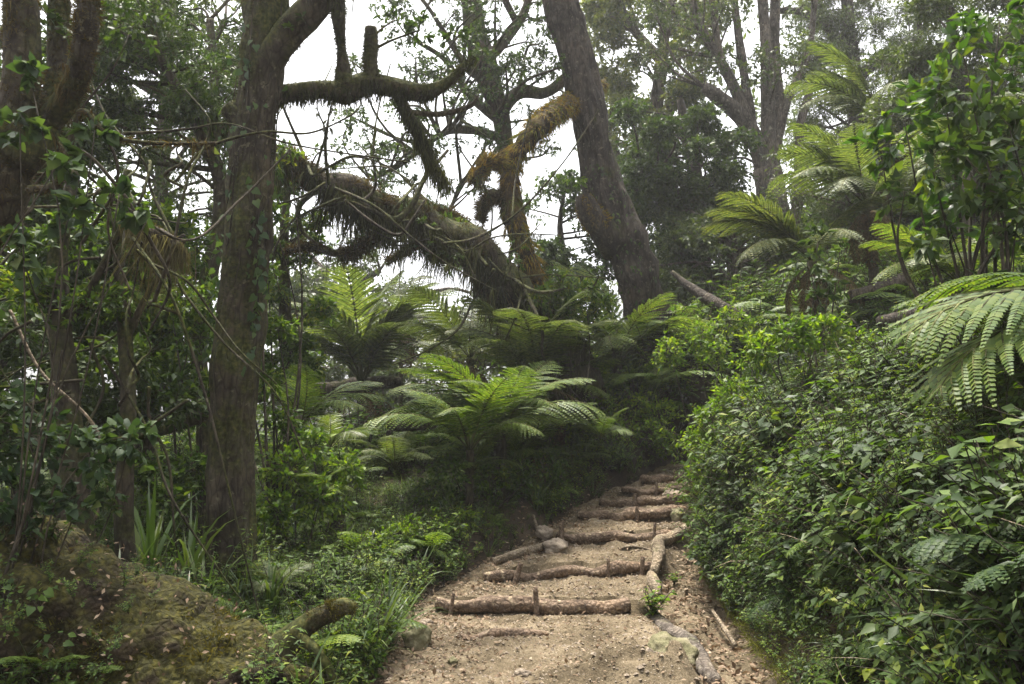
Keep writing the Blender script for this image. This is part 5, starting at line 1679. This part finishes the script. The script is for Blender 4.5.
# hanging mossy grass along the foot of the right bank
mb = MB()
n = 9000
y = rg.uniform(4.4, 11.5, n)
g = np.interp(y, PATH[:, 0], PATH[:, 4])
x = g + rg.uniform(-.02, .55, n) ** 1.0
z = ground(x, y)
nr = gnormal(x, y)
d = nr * .8 + rg.normal(size=(n, 3)) * .4 - np.array([0, 0, .5])
ln = rg.uniform(.03, .12, n)
v, f = place(STRAND, np.stack([x, y, z], -1), leaf_frames(d, rdir(rg, n)), ln, .006 / ln)
mb.add(v, *f)
o = mb.build('moss', M['moss_green'])
tag(o, 'yellow green moss and fine grass hanging along the foot of the right bank', 'moss', kind='stuff')

# fallen leaves and moss litter on the forest floor left of the path
mb = MB()
p, nr = patch(9000, (-6, 1.5), (4, 13), left(0, 8), rg)
n = len(p)
v, f = place(LEAF, p + nr * rg.uniform(.005, .03, n)[:, None], leaf_frames(rdir(rg, n) * np.array([1, 1, .3]), nr + rg.normal(size=(n, 3)) * .4), .05 * rg.uniform(.5, 1.4, n))
mb.add(v, *f)
o = mb.build('leaf_litter', M['litter'])
tag(o, 'brown fallen leaves under the plants on the left forest floor', 'leaf litter', kind='stuff')

# single plants
PM = {}


def plant(name, label, cat, px, py, d, p, mats, size, group, gnd=True, part='foliage'):
    b = P(px, py, d)
    if gnd:
        b[2] = gz(b[0], b[1]) if path_dist(b[0], b[1]) > -.5 else pz(b[0], b[1])
    o = bpy.data.objects.new(name, None)
    me = PM.setdefault((id(p), mats[0].name), None) or proto_mesh(name, p, mats)
    PM[(id(p), mats[0].name)] = me
    bpy.data.objects.remove(o)
    o = bpy.data.objects.new(name, me)
    col.objects.link(o)
    o.location = b
    o.rotation_euler = (0, 0, (px * 7.3) % 6.28)
    o.scale = (size,) * 3
    return tag(o, label, cat, group)


REED = [tuft(np.random.RandomState(160 + i), 1.0, 18, .35, 1.15) for i in range(2)]
ROS = [tuft(np.random.RandomState(170 + i), .8, 46, 1.9, 2.0) for i in range(2)]
for lab, px, py, d, s in [('tall sword leaved grass clump standing in front of the vine wrapped trunk', 150, 560, 7.0, 1.15), ('sword leaved grass clump close to the left side of the ivy covered trunk', 190, 565, 7.1, .9),
                          ('fine grass clump at the right foot of the ivy covered trunk', 270, 600, 6.7, .6), ('upright yellowish grass clump on the left slope near the centre ferns', 445, 500, 10.2, .62),
                          ('thin grass clump at the path edge near the lowest step', 385, 600, 7.4, .42), ('arching grass clump in front of the rotten trunk crest', 120, 560, 6.2, .7)]:
    plant('grass_clump', lab, 'grass clump', px, py, d, REED[int(px) % 2], [M['grass'], M['twig']], s, 'tall grass clumps')
for lab, px, py, d, s in [('spiky leaved rosette plant left of the ivy covered trunk', 172, 385, 8.4, .55), ('smaller spiky rosette above the fallen branch in the left thicket', 138, 360, 8.2, .45), ('spiky rosette perched near the bright backlit leaves', 205, 400, 8.8, .45)]:
    plant('rosette_plant', lab, 'plant', px, py, d, ROS[int(px) % 2], [M['leaf_dark'], M['twig']], s, 'spiky rosette plants', gnd=False)
LOGP = [herb(np.random.RandomState(180 + i), .2, 12, 9, .045, LEAF, .9) for i in range(2)]
plant('leafy_plant', 'bright leafy plant growing over the right end of the lowest log step', 'plant', 652, 606, 7.72, LOGP[0], [M['leaf_bright'], M['twig']], 1.75, 'small plants along the path')
plant('leafy_plant', 'small leafy plant beside the pale bent root in the gutter', 'plant', 674, 572, 8.7, LOGP[1], [M['leaf_bright'], M['twig']], .8, 'small plants along the path')
plant('leafy_plant', 'small leafy plant in the grass at the left end of the lowest log step', 'plant', 412, 605, 7.6, LOGP[1], [M['leaf_bright'], M['twig']], .8, 'small plants along the path')

# small plants rooted on the rotten trunk
mb = MB()
s = spline(ROOTPTS, 60)
k = 170
i = rg.randint(0, 36, size=k)
a = rg.uniform(.2, 1.9, k)
pos = s[i, :3] + np.stack([.25 * np.cos(a) , -np.sin(a * .9) , np.cos(a * .9)], -1) * (s[i, 3] * 1.02)[:, None]
scatter(mb, HERB[:4] + HERBL[:2] + BROAD[:1], pos, unit(pos - s[i, :3]), rg.uniform(.22, .6, k), rg, [0, 1], .7)
o = mb.build('undergrowth', [M['leaf_herb'], M['twig']])
tag(o, 'small herbs rooted on the face of the rotten mossy trunk', 'undergrowth', kind='stuff')

# fallen logs and stumps in the forest
for k, (nm, lab, rows, mt) in enumerate([
        ('fallen_branch', 'mossy fallen branch slanting behind the ivy covered trunk', [(60, 440, 8.6, 6), (130, 436, 8.6, 6.5), (175, 425, 8.7, 7), (215, 409, 8.8, 8), (260, 395, 9, 7)], 'bark_moss'),
        ('fallen_log', 'dark fallen log behind the trunk of the fan shaped fern', [(300, 392, 17.5, 8), (335, 390, 17.5, 9), (365, 384, 17.4, 8), (400, 382, 17.3, 6)], 'bark_brown'),
        ('fallen_log', 'brown fallen log lying level below the fan shaped fern', [(388, 424, 13.5, 7), (415, 423, 13.5, 8), (440, 421, 13.6, 7)], 'bark_brown'),
        ('fallen_log', 'reddish fallen log on the slope right of the golden ground fern', [(880, 322, 10.5, 6), (915, 315, 10.6, 7.5), (950, 306, 10.8, 7)], 'bark_brown'),
        ('fallen_log', 'brown fallen log higher on the slope above the reddish one', [(850, 297, 12, 7), (880, 290, 12, 8.5), (905, 281, 12.1, 8)], 'bark_brown'),
        ('fallen_log', 'mossy fallen log slanting down right of the bare leaning trunk', [(672, 272, 15.6, 2), (684, 282, 15.4, 4), (702, 295, 15, 5.5), (722, 307, 14.6, 6.5), (745, 318, 14.3, 8)], 'bark_brown'),
        ('stump', 'dark short stump on the left slope below the fern clump', [(336, 548, 9.0, 8), (337, 530, 9.0, 7), (339, 512, 9.0, 6)], 'bark_moss'),
        ('post', 'thin dark post standing by the brown fallen log', [(389, 452, 12.5, 3), (389, 440, 12.5, 3), (389, 431, 12.5, 2.6)], 'bark_brown')]):
    pts = pxpts(rows)
    mb = MB()
    mb.add(*tube(pts, 14, n=40, rough=.15, freq=7, ridge=.15, seed=200 + k, lump=.15))
    o = mb.build(nm, M[mt], loc=pts[0, :3])
    tag(o, lab, nm.replace('_', ' '))

# vines and bare twigs
for k, (lab, rows) in enumerate([
        ('bare looping vine crossing in front of the left thicket below the fork', [(30, 190, 5.6, 1.6), (75, 150, 5.5, 2.2), (120, 190, 5.6, 1.8), (150, 240, 5.8, 1.8), (170, 285, 6, 1.4), (150, 330, 6.2, 1.2)]),
        ('long thin vine running across the ivy covered trunk at mid height', [(70, 160, 5.2, 1.5), (130, 210, 5.6, 1.4), (190, 240, 6, 1.3), (240, 200, 6.6, 1.3), (290, 150, 7, 1)]),
        ('twisted pale vine in the left shade beside the slim dark trunk', [(10, 310, 6, 1.5), (40, 370, 6, 1.6), (90, 420, 6, 1.6), (110, 470, 6.1, 1.8), (95, 520, 6.2, 1.5)]),
        ('thin bare stem leaning through the undergrowth at the left edge', [(0, 590, 4.7, 1.6), (30, 500, 4.8, 1.6), (50, 420, 4.9, 1.4), (62, 350, 5, 1)]),
        ('vine dangling from the branch of the forked trunk at the upper left', [(100, 125, 5.0, 1.4), (118, 170, 5.1, 1.4), (108, 230, 5.2, 1.2), (130, 290, 5.3, 1)]),
        ('thin looping vine on the moss draped leaning trunk', [(345, 200, 10.9, 1.4), (372, 222, 10.8, 1.5), (398, 235, 10.8, 1.5), (412, 220, 10.8, 1.4), (425, 200, 10.8, 1)]),
        ('pale hanging aerial roots on the foot of the moss draped leaning trunk', [(520, 330, 12.9, 1), (535, 305, 12.8, 1.4), (545, 300, 12.8, 1.4), (556, 320, 12.7, 1.3), (558, 345, 12.7, 1)]),
        ('bare dark stem rising through the right shrubs beside the near fern', [(948, 350, 6, 1.4), (965, 300, 6, 1.6), (990, 255, 6, 1.5), (1020, 215, 6, 1.2)])]):
    pts = pxpts(rows)
    mb = MB()
    mb.add(*tube(pts, 6, n=60, rough=.3, freq=7, seed=k))
    o = mb.build('vine', M['twig' if k not in (2, 6) else 'bark_pale'], loc=pts[0, :3])
    tag(o, lab, 'vine', 'vines in the forest')

# the clump of pale brown moss hanging in the left thicket
rg = np.random.RandomState(9)
pts = pxpts([(126, 222, 6.4, 3), (145, 232, 6.4, 8), (166, 238, 6.4, 7), (184, 250, 6.5, 2)])
mb = MB()
mb.add(*tube(pts, 8, n=20, rough=.3, freq=9), mat=1)
hang_moss(mb, pts, 1700, rg, (.06, .6), .007, 0, 1.0)
fuzz(mb, pts, 500, rg, (.03, .1), .01)
o = mb.build('hanging_moss', [M['moss_beard'], M['twig']], loc=pts[0, :3])
tag(o, 'thick beard of pale brown moss hanging from a twig in the left thicket', 'moss beard')

# ------------------------------------------------------------------ beyond and above
rg = np.random.RandomState(200)
mb = MB()
for k in range(170):
    x, y = rg.uniform(-48, 48), rg.uniform(31, 55)
    z = gz(x, y)
    h = rg.uniform(4, 8) if -14 < x < 2 else rg.uniform(6, 13)
    for q in range(4):
        clump(mb, mb, np.array([x + rg.normal() * 1.2, y + rg.normal(), z + h * (q + 1) / 4]), rg.uniform(1.5, 2.6), 120, rg, .32, LEAF, .7, .2)
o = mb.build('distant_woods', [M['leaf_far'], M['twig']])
tag(o, 'far off grey green woods closing the view behind the trees', 'woods', kind='stuff')
mb = MB()
for k in range(34):  # leaf clumps added behind the camera to block light from the back
    a = rg.uniform(0, 2 * PI)
    x, y, z = rg.uniform(-13, 13), rg.uniform(-16, 2.5), rg.uniform(3.0, 11)
    if y > -3 and z < 7 and abs(x) < 4.5:
        continue
    if y > 0 and z < 6:
        continue
    clump(mb, mb, np.array([x, y, z]), rg.uniform(1.2, 2.2), 100, rg, .3, LEAF, .7, .2)
for k in range(14):  # more unseen clumps, added overhead to shade the near end of the path
    x, y = rg.uniform(-4, 3.5), rg.uniform(4.0, 9.0)
    clump(mb, mb, np.array([x, y, 1.6 + y * .68 + rg.uniform(2.6, 4.5)]), rg.uniform(.8, 1.3), 110, rg, .2, LEAF, .6, .2)
o = mb.build('added_shade_canopy', [M['leaf_far'], M['twig']])
tag(o, 'unseen leaf clumps added overhead and behind to shade the lower path', 'canopy', kind='stuff')

# ------------------------------------------------------------------ light, air, camera
SUN_EL, SUN_AZ = R(74), R(-25)            # azimuth from +y towards +x
w = bpy.data.worlds.new('World')
scene.world = w
w.use_nodes = True
nt = w.node_tree
nt.nodes.clear()
sky = nt.nodes.new('ShaderNodeTexSky')
sky.sky_type = 'NISHITA'
sky.sun_disc = False
sky.sun_elevation = SUN_EL
sky.sun_rotation = SUN_AZ
sky.air_density = 1.0
sky.dust_density = 6.0
sky.ozone_density = 1.0
hs = nt.nodes.new('ShaderNodeHueSaturation')
hs.inputs['Saturation'].default_value = 0.14
bg = nt.nodes.new('ShaderNodeBackground')
bg.inputs['Strength'].default_value = 0.15
wo = nt.nodes.new('ShaderNodeOutputWorld')
nt.links.new(sky.outputs[0], hs.inputs['Color'])
nt.links.new(hs.outputs[0], bg.inputs['Color'])
nt.links.new(bg.outputs[0], wo.inputs['Surface'])

sun = bpy.data.lights.new('sun', 'SUN')
sun.energy = 2.8
sun.angle = R(10)
sun.color = (1.0, .93, .80)
so = bpy.data.objects.new('sun', sun)
col.objects.link(so)
sd = np.array([math.sin(SUN_AZ) * math.cos(SUN_EL), math.cos(SUN_AZ) * math.cos(SUN_EL), math.sin(SUN_EL)])
from mathutils import Vector
so.rotation_euler = Vector(sd).to_track_quat('Z', 'Y').to_euler()
so.location = (0, 0, 40)

HAZE = 0.0012
if HAZE:
    mb = MB()
    a, b = np.array([-70., -30, -40]), np.array([70., 75, 45])
    c = np.array([[x, y, z] for z in (a[2], b[2]) for y in (a[1], b[1]) for x in (a[0], b[0])])
    mb.add(c, [(0, 2, 3, 1), (4, 5, 7, 6), (0, 1, 5, 4), (2, 6, 7, 3), (0, 4, 6, 2), (1, 3, 7, 5)])
    hm, hnt, hnd, hl = nodes('haze')
    ho = hnd.new('ShaderNodeOutputMaterial')
    hv = hnd.new('ShaderNodeVolumePrincipled')
    hv.inputs['Color'].default_value = (.95, .96, .97, 1)
    hv.inputs['Density'].default_value = HAZE
    hv.inputs['Anisotropy'].default_value = 0.35
    hl.new(hv.outputs[0], ho.inputs['Volume'])
    o = mb.build('haze', hm, smooth=False)
    o['kind'] = 'stuff'
    o['label'] = 'thin bright haze in the forest air'
    o['category'] = 'haze'

cam = bpy.data.cameras.new('camera')
cam.sensor_width = 36
cam.lens = 36 * F / 1024
cam.clip_end = 400
cam.clip_start = .05
co = bpy.data.objects.new('camera', cam)
col.objects.link(co)
co.location = (0, 0, CAMZ)
co.rotation_euler = (R(90) + PITCH, 0, 0)
scene.camera = co

for o in ROOTS:
    if '_org' in o:
        del o['_org']

scene.view_settings.view_transform = 'Standard'
scene.view_settings.look = 'None'
scene.view_settings.exposure = 1.75
scene.view_settings.gamma = 1.0
scene.view_settings.use_curve_mapping = False
cy = scene.cycles
cy.use_denoising = True
cy.max_bounces = 7
cy.diffuse_bounces = 4
cy.glossy_bounces = 2
cy.transmission_bounces = 4
cy.volume_bounces = 0
cy.transparent_max_bounces = 4
cy.sample_clamp_indirect = 6.0
cy.caustics_reflective = False
cy.caustics_refractive = False
